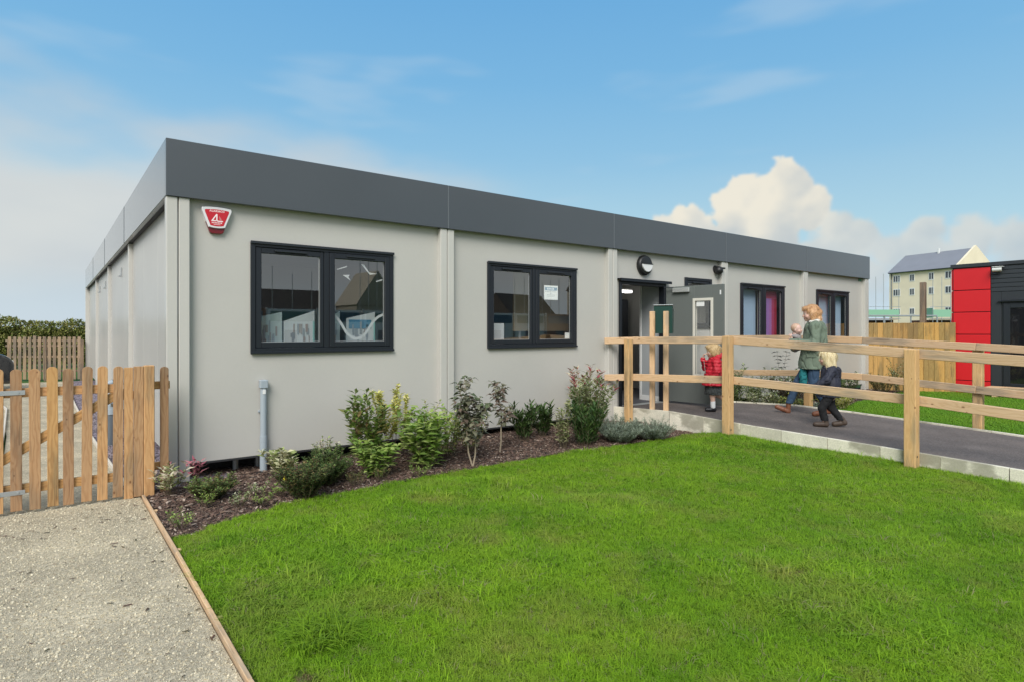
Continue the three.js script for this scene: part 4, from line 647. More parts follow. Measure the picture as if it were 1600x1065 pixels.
shrub({ seed: 3, name: 'evergreen_shrub', label: 'low rounded green shrub nearest building corner post', x: 0.13, z: 0.80, h: 0.25, foot: 0.06, stems: 60, leaf: 0.030, gap: 0.011, lean: 1.5, dome: 1, rise: 0.03, aspect: 0.45, cols: G.mid.concat(G.rust), twigs: 4, bare: 0.1, group: bed });
shrub({ seed: 4, name: 'variegated_shrub', label: 'cream and green round leaved shrub right beside the grey pipe', x: 0.86, z: 0.36, h: 0.30, foot: 0.04, stems: 9, leaf: 0.07, gap: 0.034, lean: 0.75, aspect: 0.62, cols: [[0.60, 0.58, 0.36], [0.34, 0.40, 0.15], [0.68, 0.63, 0.45]], twigs: 3 });
solo('fallen_leaf', 'bright yellow fallen leaf on the bark mulch', 'leaf', (() => { const l = new Leaves(); l.leaf(V3(0.78, 0.035, 0.62), V3(0.9, 0.1, -0.3).normalize(), V3(0, 1, 0.35).normalize(), 0.12, 0.08, [0.80, 0.66, 0.03]); return l.foliage(); })(), leafMat);
shrub({ seed: 5, name: 'evergreen_shrub', label: 'bushy dark green and rust shrub standing near lawn edge', x: 0.80, z: 1.22, h: 0.36, foot: 0.08, stems: 70, leaf: 0.030, gap: 0.011, lean: 1.0, dome: 1, rise: 0.03, aspect: 0.45, cols: G.dark.concat(G.rust), twigs: 4, bare: 0.1 });
shrub({ seed: 6, name: 'evergreen_shrub', label: 'dense dark green shrub in front of pale variegated sprigs', x: 1.12, z: 0.86, h: 0.38, foot: 0.08, stems: 64, leaf: 0.032, gap: 0.011, lean: 1.1, dome: 1, rise: 0.03, aspect: 0.45, cols: G.dark.concat(G.mid), twigs: 4, bare: 0.08 });
shrub({ seed: 7, name: 'variegated_shrub', label: 'pale cream sprigs rising behind the dense dark shrub', x: 1.25, z: 0.45, h: 0.42, foot: 0.05, stems: 8, leaf: 0.045, gap: 0.03, lean: 0.5, aspect: 0.4, cols: G.var.concat([[0.5, 0.42, 0.33]]), twigs: 3 });
shrub({ seed: 8, name: 'flowering_shrub', label: 'tall open green shrub with lush low leaves left of golden spires', x: 1.64, z: 0.66, h: 0.86, foot: 0.08, stems: 9, leaf: 0.10, gap: 0.055, whorl: 3, lean: 0.42, aspect: 0.38, cols: G.mid.concat(G.lush, G.rust), tips: [[0.20, 0.26, 0.09]], twigs: 5, twigLen: 0.30, minH: 0.55, bare: 0.2, stemMat: redStem });
shrub({ seed: 9, name: 'leafy_plant', label: 'bright green leafy plant at foot of the tall open shrub', x: 1.60, z: 0.92, h: 0.34, foot: 0.09, stems: 14, leaf: 0.10, gap: 0.035, lean: 0.8, aspect: 0.40, cols: G.lush, twigs: 2, bare: 0.05, curl: 0.3 });
shrub({ seed: 10, name: 'golden_shrub', label: 'golden yellow shrub with three tall upright spires', x: 2.06, z: 0.36, h: 0.98, foot: 0.06, stems: 6, leaf: 0.052, gap: 0.016, lean: 0.34, aspect: 0.5, cols: G.gold, twigs: 7, twigLen: 0.24, twigFrom: 0.28, minH: 0.5, bare: 0.40, rise: 0.16, stemMat: redStem });
shrub({ seed: 11, name: 'leafy_plant', label: 'big lush bright green leafy plant with broad leaves', x: 2.18, z: 0.88, h: 0.64, foot: 0.12, stems: 16, leaf: 0.13, gap: 0.052, lean: 0.72, aspect: 0.42, cols: G.lush, twigs: 3, bare: 0.05, curl: 0.28, minH: 0.5 });
shrub({ seed: 12, name: 'leafy_plant', label: 'yellow green variegated twiggy plant between leafy plant and dark sapling', x: 2.62, z: 0.62, h: 0.66, foot: 0.12, stems: 11, leaf: 0.055, gap: 0.034, lean: 0.6, aspect: 0.42, cols: G.gold.concat(G.lush, G.var), twigs: 4, bare: 0.1 });
shrub({ seed: 13, name: 'purple_sapling', label: 'dark bronze leaved sapling on bent pale stem near lawn edge', x: 2.66, z: 1.06, h: 0.98, foot: 0.01, stems: 2, leaf: 0.085, gap: 0.038, lean: 0.34, wob: 0.34, aspect: 0.70, cols: G.purple, tips: [[0.10, 0.13, 0.06]], twigs: 11, twigLen: 0.42, twigFrom: 0.28, bare: 0.30, curl: 0.4, minH: 0.75, stemR: 0.009, stemMat: paleStem, leafRise: -0.05 });
shrub({ seed: 14, name: 'purple_sapling', label: 'slender dark bronze leaved sapling before the wall near window', x: 3.22, z: 0.78, h: 0.98, foot: 0.01, stems: 1, leaf: 0.09, gap: 0.04, lean: 0.18, wob: 0.34, aspect: 0.70, cols: G.purple, twigs: 10, twigLen: 0.30, twigFrom: 0.32, bare: 0.38, curl: 0.4, minH: 0.8, stemR: 0.009, stemMat: paleStem, leafRise: -0.05 });
shrub({ seed: 15, name: 'leafy_plant', label: 'yellow green low plant between the two bronze saplings', x: 2.98, z: 0.52, h: 0.46, foot: 0.07, stems: 8, leaf: 0.055, gap: 0.034, lean: 0.55, aspect: 0.45, cols: G.gold.concat(G.mid), twigs: 3, bare: 0.15 });
shrub({ seed: 16, name: 'laurel_shrub', label: 'dark upright laurel just past the slender bronze sapling', x: 3.86, z: 0.45, h: 0.44, foot: 0.06, stems: 12, leaf: 0.10, gap: 0.032, lean: 0.45, aspect: 0.26, along: 1.1, cols: G.dark, twigs: 2, bare: 0.12, stemMat });
shrub({ seed: 17, name: 'laurel_shrub', label: 'second dark laurel close behind pale variegated shrub', x: 4.22, z: 0.40, h: 0.46, foot: 0.06, stems: 12, leaf: 0.10, gap: 0.032, lean: 0.45, aspect: 0.26, along: 1.1, cols: G.dark, twigs: 2, bare: 0.12 });
shrub({ seed: 18, name: 'variegated_shrub', label: 'upright pale cream and green shrub between dark laurels', x: 4.05, z: 0.98, h: 0.66, foot: 0.04, stems: 7, leaf: 0.065, gap: 0.034, lean: 0.25, aspect: 0.38, cols: [[0.40, 0.40, 0.20], [0.26, 0.29, 0.12], [0.50, 0.48, 0.30], [0.16, 0.22, 0.06]], twigs: 4, twigLen: 0.25, bare: 0.15 });
shrub({ seed: 19, name: 'laurel_shrub', label: 'dense dark green laurel in front of red tipped shrub', x: 4.42, z: 0.98, h: 0.52, foot: 0.12, stems: 24, leaf: 0.095, gap: 0.030, lean: 0.45, aspect: 0.24, along: 1.2, cols: G.dark.concat([[0.06, 0.13, 0.035]]), twigs: 2, bare: 0.05 });
shrub({ seed: 20, name: 'red_tipped_shrub', label: 'tall white edged green shrub with dark red shoot tips', x: 5.0, z: 0.50, h: 0.94, foot: 0.12, stems: 15, leaf: 0.10, gap: 0.042, lean: 0.54, aspect: 0.30, along: 0.5, cols: [[0.20, 0.28, 0.08], [0.26, 0.34, 0.11], [0.14, 0.21, 0.06]], edge: [0.66, 0.64, 0.44], tips: [[0.34, 0.045, 0.07], [0.40, 0.08, 0.11], [0.26, 0.05, 0.05]], tipFrom: 0.80, tipP: 1, tipMain: 1, twigs: 6, twigFrom: 0.1, twigLen: 0.30, bare: 0.12, minH: 0.45, stemMat: redStem });
for (const [sd, x, z, h, lab] of [[21, 4.90, 1.12, 0.33, 'wide silver grey lavender bush beside the dark laurel'], [22, 5.10, 0.98, 0.38, 'silver green lavender bush tucked against concrete kerb'], [23, 5.44, 1.22, 0.36, 'silver grey lavender bush standing apart near the kerb corner']])
  shrub({ seed: sd, name: 'lavender_bush', label: lab, category: 'shrub', x, z, h, foot: 0.09, stems: 120, leaf: 0.038, gap: 0.011, lean: 1.9, dome: 1, rise: 0.04, aspect: 0.18, along: 0.7, cols: G.grey, twigs: 1, bare: 0.15, minH: 0.55, stemR: 0.002 });
{ // small weeds and seedlings in the bed
  const r = rng(55), spots = [[0.25, 1.22], [0.45, 0.98], [0.62, 1.05], [0.05, 1.05], [-0.22, 1.55], [1.55, 1.12], [1.95, 1.18], [1.30, 1.14], [0.42, 1.28]];
  spots.forEach(([x, z], i) => shrub({ seed: 200 + i, name: 'weed', label: 'tiny green weed seedling growing through the bark', category: 'weed', group: 'weeds in the bark bed', x, z, y: 0.02, h: 0.08 + r() * 0.07, foot: 0.05, stems: 9, leaf: 0.028, gap: 0.018, lean: 1.0, aspect: 0.35, cols: pickOf([G.lush, G.rust, G.var], r), twigs: 1 }));
}
// the bed beyond the ramp
const farG = 'shrubs beyond the ramp under far windows';
[
  [60, 'variegated_shrub', 'bushy white variegated shrub right behind the open door', 8.95, 0.42, 0.62, G.var.concat(G.mid), 0.06, 14, 0.7],
  [61, 'variegated_shrub', 'white and green low shrub beside the door landing', 8.75, 0.86, 0.42, G.var.concat([[0.5, 0.5, 0.42]]), 0.055, 16, 0.85],
  [62, 'variegated_shrub', 'yellow green low shrub along the ramp edging', 9.05, 1.18, 0.36, G.gold.concat(G.mid), 0.05, 14, 0.85],
  [63, 'bronze_shrub', 'rusty bronze and pink shrub near the walking woman', 9.55, 0.92, 0.50, [[0.14, 0.09, 0.06], [0.22, 0.16, 0.10], [0.10, 0.11, 0.05], [0.30, 0.22, 0.17]], 0.06, 18, 0.8],
  [64, 'variegated_shrub', 'white edged shrub behind the bronze shrub', 10.1, 0.5, 0.66, G.var.concat(G.dark), 0.06, 14, 0.6],
  [65, 'leafy_plant', 'grassy green plant under the last window', 11.6, 0.55, 0.55, G.dark.concat(G.mid), 0.09, 18, 0.5],
  [66, 'leafy_plant', 'dark green plant beside the golden low shrub', 12.4, 0.5, 0.5, G.dark.concat(G.var), 0.07, 16, 0.6],
  [67, 'golden_shrub', 'low cream and gold shrub at corner of far lawn', 10.55, 1.22, 0.32, G.gold.concat([[0.6, 0.56, 0.32]]), 0.06, 18, 0.9],
  [68, 'golden_shrub', 'small cream and gold shrub next to far lawn edge', 11.15, 1.06, 0.26, G.gold.concat([[0.6, 0.56, 0.32]]), 0.055, 14, 0.9],
  [69, 'lavender_bush', 'small grey lavender at foot of railing post', 9.35, 1.45, 0.22, G.grey, 0.04, 24, 0.9],
  [70, 'leafy_plant', 'pale twiggy plant against the close boarded fence', 14.6, 0.9, 0.75, G.var.concat(G.rust), 0.05, 9, 0.5],
  [71, 'leafy_plant', 'low green plant at foot of close boarded fence', 14.2, 0.6, 0.4, G.dark.concat(G.rust), 0.05, 14, 0.8],
  [72, 'leafy_plant', 'leafy upright shrub next to the open door edge', 8.55, 0.30, 0.80, G.mid.concat(G.var), 0.07, 8, 0.35],
].forEach(([sd, name, label, x, z, h, cols, leaf, stems, lean]) => shrub({ seed: sd, name, label, group: farG, x, z, y: 0.03, h: h * 1.08, foot: 0.2, stems: Math.round(stems * 1.7), leaf, gap: 0.03, lean, aspect: 0.4, cols, twigs: 4, bare: 0.06 }));
shrub({ seed: 75, name: 'dark_sapling', label: 'slender dark sapling with tiered leaves against far wall', category: 'sapling', x: 10.5, z: 0.25, y: 0.03, h: 1.12, foot: 0.02, stems: 2, leaf: 0.10, gap: 0.11, lean: 0.12, aspect: 0.45, cols: [[0.03, 0.035, 0.028], [0.045, 0.05, 0.04]], twigs: 0, bare: 0.3, minH: 0.9, whorl: 4, leafRise: 0.1, along: 0.0 });
// the hedge behind the far fence
{
  const r = rng(301), Lv = new Leaves(), t = thing('hedge', 'tall clipped green hedge behind the weathered slatted fence', 'hedge');
  const A = V3(-14, 0, -27), B = V3(6, 0, -24), H = 1.90, dir = B.clone().sub(A).normalize(), nrm = V3(-dir.z, 0, dir.x);
  const cs = [[0.30, 0.32, 0.08], [0.22, 0.26, 0.07], [0.38, 0.37, 0.11], [0.15, 0.18, 0.05], [0.32, 0.28, 0.11]];
  for (let i = 0; i < 48000; i++) { const s = r() * 20.2, h = Math.pow(r(), 0.7) * H, top = H + 0.28 * n3(s * 0.9, 4, 0) + 0.10 * n3(s * 5, 1, 0); const y = h / H * top, depth = 0.55 + 0.22 * n3(s * 1.6, y * 1.8, 3) - r() * 0.28 - 0.35 * sstep(top - 0.5, top, y); const p = A.clone().addScaledVector(dir, s).addScaledVector(nrm, depth); p.y = y; const d = V3(r() - 0.5, r() * 0.9 - 0.1, r() - 0.5).normalize(), v = 0.7 + r() * 0.6, c = cs[Math.floor(r() * 5)]; Lv.leaf(p, d, V3(r() - 0.5, 1, r() - 0.5).normalize(), 0.10 + r() * 0.06, 0.06, [c[0] * v, c[1] * v, c[2] * v]); }
  for (let s = 0.4; s < 20; s += 0.8) Lv.stem([A.clone().addScaledVector(dir, s), A.clone().addScaledVector(dir, s + 0.1).add(V3(0, 1, 0)), A.clone().addScaledVector(dir, s - 0.1).add(V3(0, 1.7, 0))], 0.03, 0.01, 6);
  part(t, 'foliage', Lv.foliage(), leafMat); part(t, 'stem', Lv.stems(), stemMat);
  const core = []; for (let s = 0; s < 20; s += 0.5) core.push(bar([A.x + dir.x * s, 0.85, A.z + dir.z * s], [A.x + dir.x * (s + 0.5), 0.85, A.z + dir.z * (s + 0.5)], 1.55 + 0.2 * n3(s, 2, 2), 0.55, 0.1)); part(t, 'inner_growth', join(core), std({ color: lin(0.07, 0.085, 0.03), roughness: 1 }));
}

// ---------------------------------------------------------------- people
// smooth surface of a distance field (surface nets)
function netMesh(f, mn, mx, cell, colour) {
  const nx = Math.ceil((mx[0] - mn[0]) / cell) + 1, ny = Math.ceil((mx[1] - mn[1]) / cell) + 1, nz = Math.ceil((mx[2] - mn[2]) / cell) + 1, D = new Float32Array(nx * ny * nz), id = (i, j, k) => (k * ny + j) * nx + i;
  for (let k = 0; k < nz; k++) for (let j = 0; j < ny; j++) for (let i = 0; i < nx; i++) D[id(i, j, k)] = f(mn[0] + i * cell, mn[1] + j * cell, mn[2] + k * cell);
  const vi = new Int32Array(nx * ny * nz).fill(-1), pos = [], E = [[0, 1], [0, 2], [0, 4], [1, 3], [1, 5], [2, 3], [2, 6], [3, 7], [4, 5], [4, 6], [5, 7], [6, 7]];
  for (let k = 0; k < nz - 1; k++) for (let j = 0; j < ny - 1; j++) for (let i = 0; i < nx - 1; i++) {
    const v = []; let m = 0; for (let c = 0; c < 8; c++) { const q = D[id(i + (c & 1), j + ((c >> 1) & 1), k + (c >> 2))]; v.push(q); if (q < 0) m++; } if (m === 0 || m === 8) continue;
    let x = 0, y = 0, z = 0, n = 0; for (const [a, b] of E) if ((v[a] < 0) !== (v[b] < 0)) { const t = v[a] / (v[a] - v[b]); x += lerp(a & 1, b & 1, t); y += lerp((a >> 1) & 1, (b >> 1) & 1, t); z += lerp(a >> 2, b >> 2, t); n++; }
    vi[id(i, j, k)] = pos.length / 3; pos.push(mn[0] + (i + x / n) * cell, mn[1] + (j + y / n) * cell, mn[2] + (k + z / n) * cell);
  }
  const ix = [], quad = (a, b, c, d, fl) => { if (a < 0 || b < 0 || c < 0 || d < 0) return; fl ? ix.push(a, b, c, a, c, d) : ix.push(a, c, b, a, d, c); };
  for (let k = 1; k < nz - 1; k++) for (let j = 1; j < ny - 1; j++) for (let i = 1; i < nx - 1; i++) {
    const s = D[id(i, j, k)] < 0;
    if (s !== (D[id(i + 1, j, k)] < 0)) quad(vi[id(i, j - 1, k - 1)], vi[id(i, j, k - 1)], vi[id(i, j, k)], vi[id(i, j - 1, k)], s);
    if (s !== (D[id(i, j + 1, k)] < 0)) quad(vi[id(i - 1, j, k - 1)], vi[id(i - 1, j, k)], vi[id(i, j, k)], vi[id(i, j, k - 1)], s);
    if (s !== (D[id(i, j, k + 1)] < 0)) quad(vi[id(i - 1, j - 1, k)], vi[id(i, j - 1, k)], vi[id(i, j, k)], vi[id(i - 1, j, k)], s);
  }
  const g = new THREE.BufferGeometry(); g.setAttribute('position', new THREE.Float32BufferAttribute(pos, 3)); g.setIndex(ix);
  const N = [], e = cell * 0.6; for (let i = 0; i < pos.length; i += 3) { const [x, y, z] = [pos[i], pos[i + 1], pos[i + 2]]; const a = f(x + e, y, z) - f(x - e, y, z), b = f(x, y + e, z) - f(x, y - e, z), c = f(x, y, z + e) - f(x, y, z - e), l = Math.hypot(a, b, c) || 1; N.push(a / l, b / l, c / l); }
  g.setAttribute('normal', new THREE.Float32BufferAttribute(N, 3));
  if (colour) { const C = []; for (let i = 0; i < pos.length; i += 3) C.push(...colour(pos[i], pos[i + 1], pos[i + 2])); g.setAttribute('color', new THREE.Float32BufferAttribute(C, 3)); }
  return g;
}
// list of tapered bones [a, b, ra, rb] and ellipsoids {c, r, yaw}, joined smoothly
function blend(items, k = 0.03) {
  const P = items.map(t => Array.isArray(t) ? { a: t[0], d: [t[1][0] - t[0][0], t[1][1] - t[0][1], t[1][2] - t[0][2]], ra: t[2], rb: t[3], l2: Math.max(1e-9, (t[1][0] - t[0][0]) ** 2 + (t[1][1] - t[0][1]) ** 2 + (t[1][2] - t[0][2]) ** 2) } : t);
  return (x, y, z) => { let r = 1e3; for (const t of P) { let d; if (t.a) { const px = x - t.a[0], py = y - t.a[1], pz = z - t.a[2], h = clamp((px * t.d[0] + py * t.d[1] + pz * t.d[2]) / t.l2); d = Math.hypot(px - t.d[0] * h, py - t.d[1] * h, pz - t.d[2] * h) - lerp(t.ra, t.rb, h); } else { const px = (x - t.c[0]) / t.r[0], py = (y - t.c[1]) / t.r[1], pz = (z - t.c[2]) / t.r[2], q = Math.hypot(px, py, pz); d = (q - 1) * Math.min(...t.r); } const kk = t.k ?? k, h = clamp(0.5 + 0.5 * (r - d) / kk); r = lerp(r, d, h) - kk * h * (1 - h); } return r; };
}
const boundsOf = (items, pad = 0.04) => { const mn = [9, 9, 9], mx = [-9, -9, -9]; for (const t of items) { const ps = Array.isArray(t) ? [[t[0], t[2]], [t[1], t[3]]] : [[t.c, Math.max(...t.r)]]; for (const [p, r] of ps) for (let i = 0; i < 3; i++) { mn[i] = Math.min(mn[i], p[i] - r - pad); mx[i] = Math.max(mx[i], p[i] + r + pad); } } return [mn, mx]; };
// cloth with soft folds; clip(x, y, z) trims hems
function garment(items, cell, k, fold = 0.006, freq = 9, clip, colour, quilt = 0) { const f = blend(items, k), [a, b] = boundsOf(items); return netMesh((x, y, z) => { const w = n3(x * 5, y * 5, z * 5) * 0.6, rg = Math.abs(n3(x * freq + w, y * freq * 0.6 + w, z * freq)); let d = f(x, y, z) + fold * (0.75 - 2.6 * Math.pow(1 - rg, 6)) * -0.42 + fold * 0.6 * n3(x * freq * 1.1, y * freq * 0.5, z * freq * 1.1) + fold * 0.35 * n3(x * freq * 2.7, y * freq * 1.4, z * freq * 2.7); if (quilt) d += quilt * Math.pow(Math.abs(Math.cos(y * 62 + n3(x * 9, y * 3, z * 9) * 0.7)), 0.6) * -1 + quilt * 0.6; if (clip) d = Math.max(d, clip(x, y, z)); return d; }, a, b, cell, colour); }
// hand: palm and five fingers; w wrist, d direction of the fingers, n back of the hand, s scale, curl
function hand(w, d, n, s, side, curl = 0.5) {
  const D = V3(...d).normalize(), N = V3(...n).normalize(), S = new THREE.Vector3().crossVectors(D, N).normalize().multiplyScalar(side), W = V3(...w), at = (a, b, c) => W.clone().addScaledVector(D, a * s).addScaledVector(S, b * s).addScaledVector(N, c * s).toArray(), L = [];
  for (const b of [-0.026, -0.008, 0.010, 0.027]) L.push([at(0.01, b * 0.7, 0), at(0.085, b, 0), 0.014 * s, 0.0115 * s]);
  [[-0.029, 0.062], [-0.010, 0.074], [0.010, 0.078], [0.029, 0.068]].forEach(([b, l]) => { const c1 = curl * 0.6, c2 = curl * 1.3, p1 = at(0.088, b, 0), p2 = at(0.088 + l * 0.5 * Math.cos(c1), b, -l * 0.5 * Math.sin(c1)), p3 = at(0.088 + l * 0.5 * Math.cos(c1) + l * 0.5 * Math.cos(c2), b, -l * 0.5 * (Math.sin(c1) + Math.sin(c2))); L.push([p1, p2, 0.0098 * s, 0.0088 * s], [p2, p3, 0.0088 * s, 0.0075 * s]); });
  L.push([at(0.02, 0.028, -0.004), at(0.055, 0.052, -0.014), 0.013 * s, 0.0105 * s], [at(0.055, 0.052, -0.014), at(0.085, 0.056, -0.022), 0.0105 * s, 0.0085 * s]);
  return L;
}
// head with face looking to +z of its own frame; c centre of skull, s half height
function headItems(s) { return [{ c: [0, 0.012, -0.008], r: [s * 0.74, s * 0.86, s * 0.90] }, { c: [0, -s * 0.42, s * 0.20], r: [s * 0.54, s * 0.52, s * 0.60] }, [[0, -s * 0.10, s * 0.78], [0, -s * 0.30, s * 0.90], s * 0.06, s * 0.10], [[0, -s * 0.02, s * 0.70], [0, -s * 0.2, s * 0.83], s * 0.08, s * 0.09], { c: [s * 0.36, -s * 0.34, s * 0.52], r: [s * 0.26, s * 0.24, s * 0.22] }, { c: [-s * 0.36, -s * 0.34, s * 0.52], r: [s * 0.26, s * 0.24, s * 0.22] }, [[-s * 0.14, -s * 0.56, s * 0.70], [s * 0.14, -s * 0.56, s * 0.70], s * 0.09, s * 0.09], { c: [0, -s * 0.78, s * 0.56], r: [s * 0.20, s * 0.16, s * 0.18] }, { c: [s * 0.76, -s * 0.12, -s * 0.02], r: [s * 0.08, s * 0.22, s * 0.15], k: 0.006 }, { c: [-s * 0.76, -s * 0.12, -s * 0.02], r: [s * 0.08, s * 0.22, s * 0.15], k: 0.006 }]; }
function headMesh(s, skin) { const it = headItems(s), f = blend(it, s * 0.16), lip = [skin[0] * 0.72, skin[1] * 0.42, skin[2] * 0.42]; return netMesh((x, y, z) => { let d = f(x, y, z); for (const q of [-1, 1]) { const e = Math.hypot((x - q * s * 0.32) / 1.3, y + s * 0.02, z - s * 0.86) - s * 0.15; d = Math.max(d, -(e) * 0.5 - 0.006 - d * 0); const h = clamp(0.5 - 0.5 * (d + e) / 0.01); } return d; }, [-s * 1.05, -s * 1.15, -s * 1.1], [s * 1.05, s * 1.1, s * 1.25], s * 0.045, (x, y, z) => { if (z > s * 0.5 && Math.abs(y + s * 0.56) < s * 0.07 && Math.abs(x) < s * 0.24) return lip; const ch = Math.exp(-(((Math.abs(x) - s * 0.4) / (s * 0.2)) ** 2 + ((y + s * 0.36) / (s * 0.2)) ** 2)) * (z > 0 ? 1 : 0); return [skin[0], skin[1] * (1 - 0.18 * ch), skin[2] * (1 - 0.2 * ch)]; }); }
const skinMat = phys({ vertexColors: true, roughness: 0.55 });
const flatCol = (g, c) => { const C = []; for (let i = 0; i < g.attributes.position.count; i++) C.push(...c); g.setAttribute('color', new THREE.Float32BufferAttribute(C, 3)); return g; };
function bodyMesh(skinItems, cell, hands, handCell, head, headPos, headRot, skin) {
  const list = []; if (skinItems.length) { const [a, b] = boundsOf(skinItems); list.push(netMesh(blend(skinItems, 0.02), a, b, cell, () => skin)); }
  for (const h of hands) { const [a, b] = boundsOf(h, 0.02); list.push(netMesh(blend(h, 0.006), a, b, handCell, () => skin)); }
  const hm = head.clone(); hm.applyMatrix4(new THREE.Matrix4().makeRotationFromEuler(new THREE.Euler(...headRot, 'YXZ')).setPosition(...headPos)); list.push(hm);
  return mergeGeometries(list.map(g => g.toNonIndexed()));
}
function eyesFor(parent, s, headPos, headRot) { for (const q of [-1, 1]) { const g = new THREE.SphereGeometry(s * 0.10, 12, 8); g.translate(q * s * 0.31, -s * 0.02, s * 0.665); const g2 = new THREE.SphereGeometry(s * 0.062, 10, 8).translate(q * s * 0.31, -s * 0.02, s * 0.715); for (const [h, m, n] of [[g, M.white, 'eye'], [g2, M.black, 'pupil']]) { h.applyMatrix4(new THREE.Matrix4().makeRotationFromEuler(new THREE.Euler(...headRot, 'YXZ')).setPosition(...headPos)); part(parent, n, h, m); } } }
const rotItems = (items, pos, rot) => { const m = new THREE.Matrix4().makeRotationFromEuler(new THREE.Euler(...rot, 'YXZ')).setPosition(...pos), t = p => V3(...p).applyMatrix4(m).toArray(); return items.map(i => Array.isArray(i) ? [t(i[0]), t(i[1]), i[2], i[3]] : { ...i, c: t(i.c) }); };
// strands: hair as a smooth mass with combed ridges
function hairMesh(items, cell, k, amp, freq, col, col2, dirY = 0.25) { const f = blend(items, k), [a, b] = boundsOf(items, 0.02); return netMesh((x, y, z) => f(x, y, z) + amp * n3(x * freq, y * freq * dirY, z * freq), a, b, cell, (x, y, z) => mix3(col, col2, clamp(0.5 + 1.3 * n3(x * freq * 1.6, y * freq * 0.3, z * freq * 1.6)))); }
// loose strands combed over the mass: thin curved ribbons starting on its surface
function strands(geo, n, len, seed, down, c1, c2) {
  const r = rng(seed), P = geo.attributes.position, N = geo.attributes.normal, Lv = { p: [], c: [] };
  for (let i = 0; i < n; i++) {
    const k = Math.floor(r() * P.count); let p = V3(P.getX(k), P.getY(k), P.getZ(k)), nn = V3(N.getX(k), N.getY(k), N.getZ(k)); let d = V3((r() - 0.5) * 0.8, -down + (r() - 0.5) * 0.5, (r() - 0.5) * 0.8); d.addScaledVector(nn, -d.dot(nn)).normalize(); p.addScaledVector(nn, 0.001 + r() * 0.003);
    const c = mix3(c1, c2, r()), sd = new THREE.Vector3().crossVectors(d, nn).normalize().multiplyScalar(0.0014 + r() * 0.0014), st = len * (0.5 + r()) / 4; let a = p.clone();
    for (let q = 0; q < 4; q++) { const b = a.clone().addScaledVector(d, st); d.y -= 0.10 * down; d.addScaledVector(nn, -0.10).normalize(); const w0 = 1 - q / 4, w1 = 1 - (q + 1) / 4.2; for (const v of [a.clone().addScaledVector(sd, w0), a.clone().addScaledVector(sd, -w0), b.clone().addScaledVector(sd, -w1), a.clone().addScaledVector(sd, w0), b.clone().addScaledVector(sd, -w1), b.clone().addScaledVector(sd, w1)]) { Lv.p.push(v.x, v.y, v.z); Lv.c.push(...c); } a = b; }
  }
  const g = new THREE.BufferGeometry(); g.setAttribute('position', new THREE.Float32BufferAttribute(Lv.p, 3)); g.setAttribute('color', new THREE.Float32BufferAttribute(Lv.c, 3)); g.computeVertexNormals(); return g;
}
function hairPart(p, geo, n, len, seed, down, c1, c2) { const h = part(p, 'hair', geo, hairMat); const s = part(h, 'hair_strands', strands(geo, n, len, seed, down, c1, c2), strandMat); s.userData.kind = 'stuff'; return h; }
const strandMat = std({ vertexColors: true, roughness: 0.55, side: THREE.DoubleSide });
const hairMat = std({ vertexColors: true, roughness: 0.5 });
const cloth = (c, rough = 0.85) => phys({ color: lin(...c), roughness: rough, sheen: 0.25, sheenRoughness: 0.6, bumpMap: grain, bumpScale: 0.0006 });
const shoeItems = (ankle, heel, toe, s) => [[ankle, heel, 0.038 * s, 0.034 * s], [heel, toe, 0.034 * s, 0.030 * s], [[(heel[0] + toe[0]) / 2, (heel[1] + toe[1]) / 2, (heel[2] + toe[2]) / 2], toe, 0.036 * s, 0.033 * s]];
const SKIN = [0.62, 0.40, 0.31];
function face(F) { return Math.atan2(F[0], F[1]); }

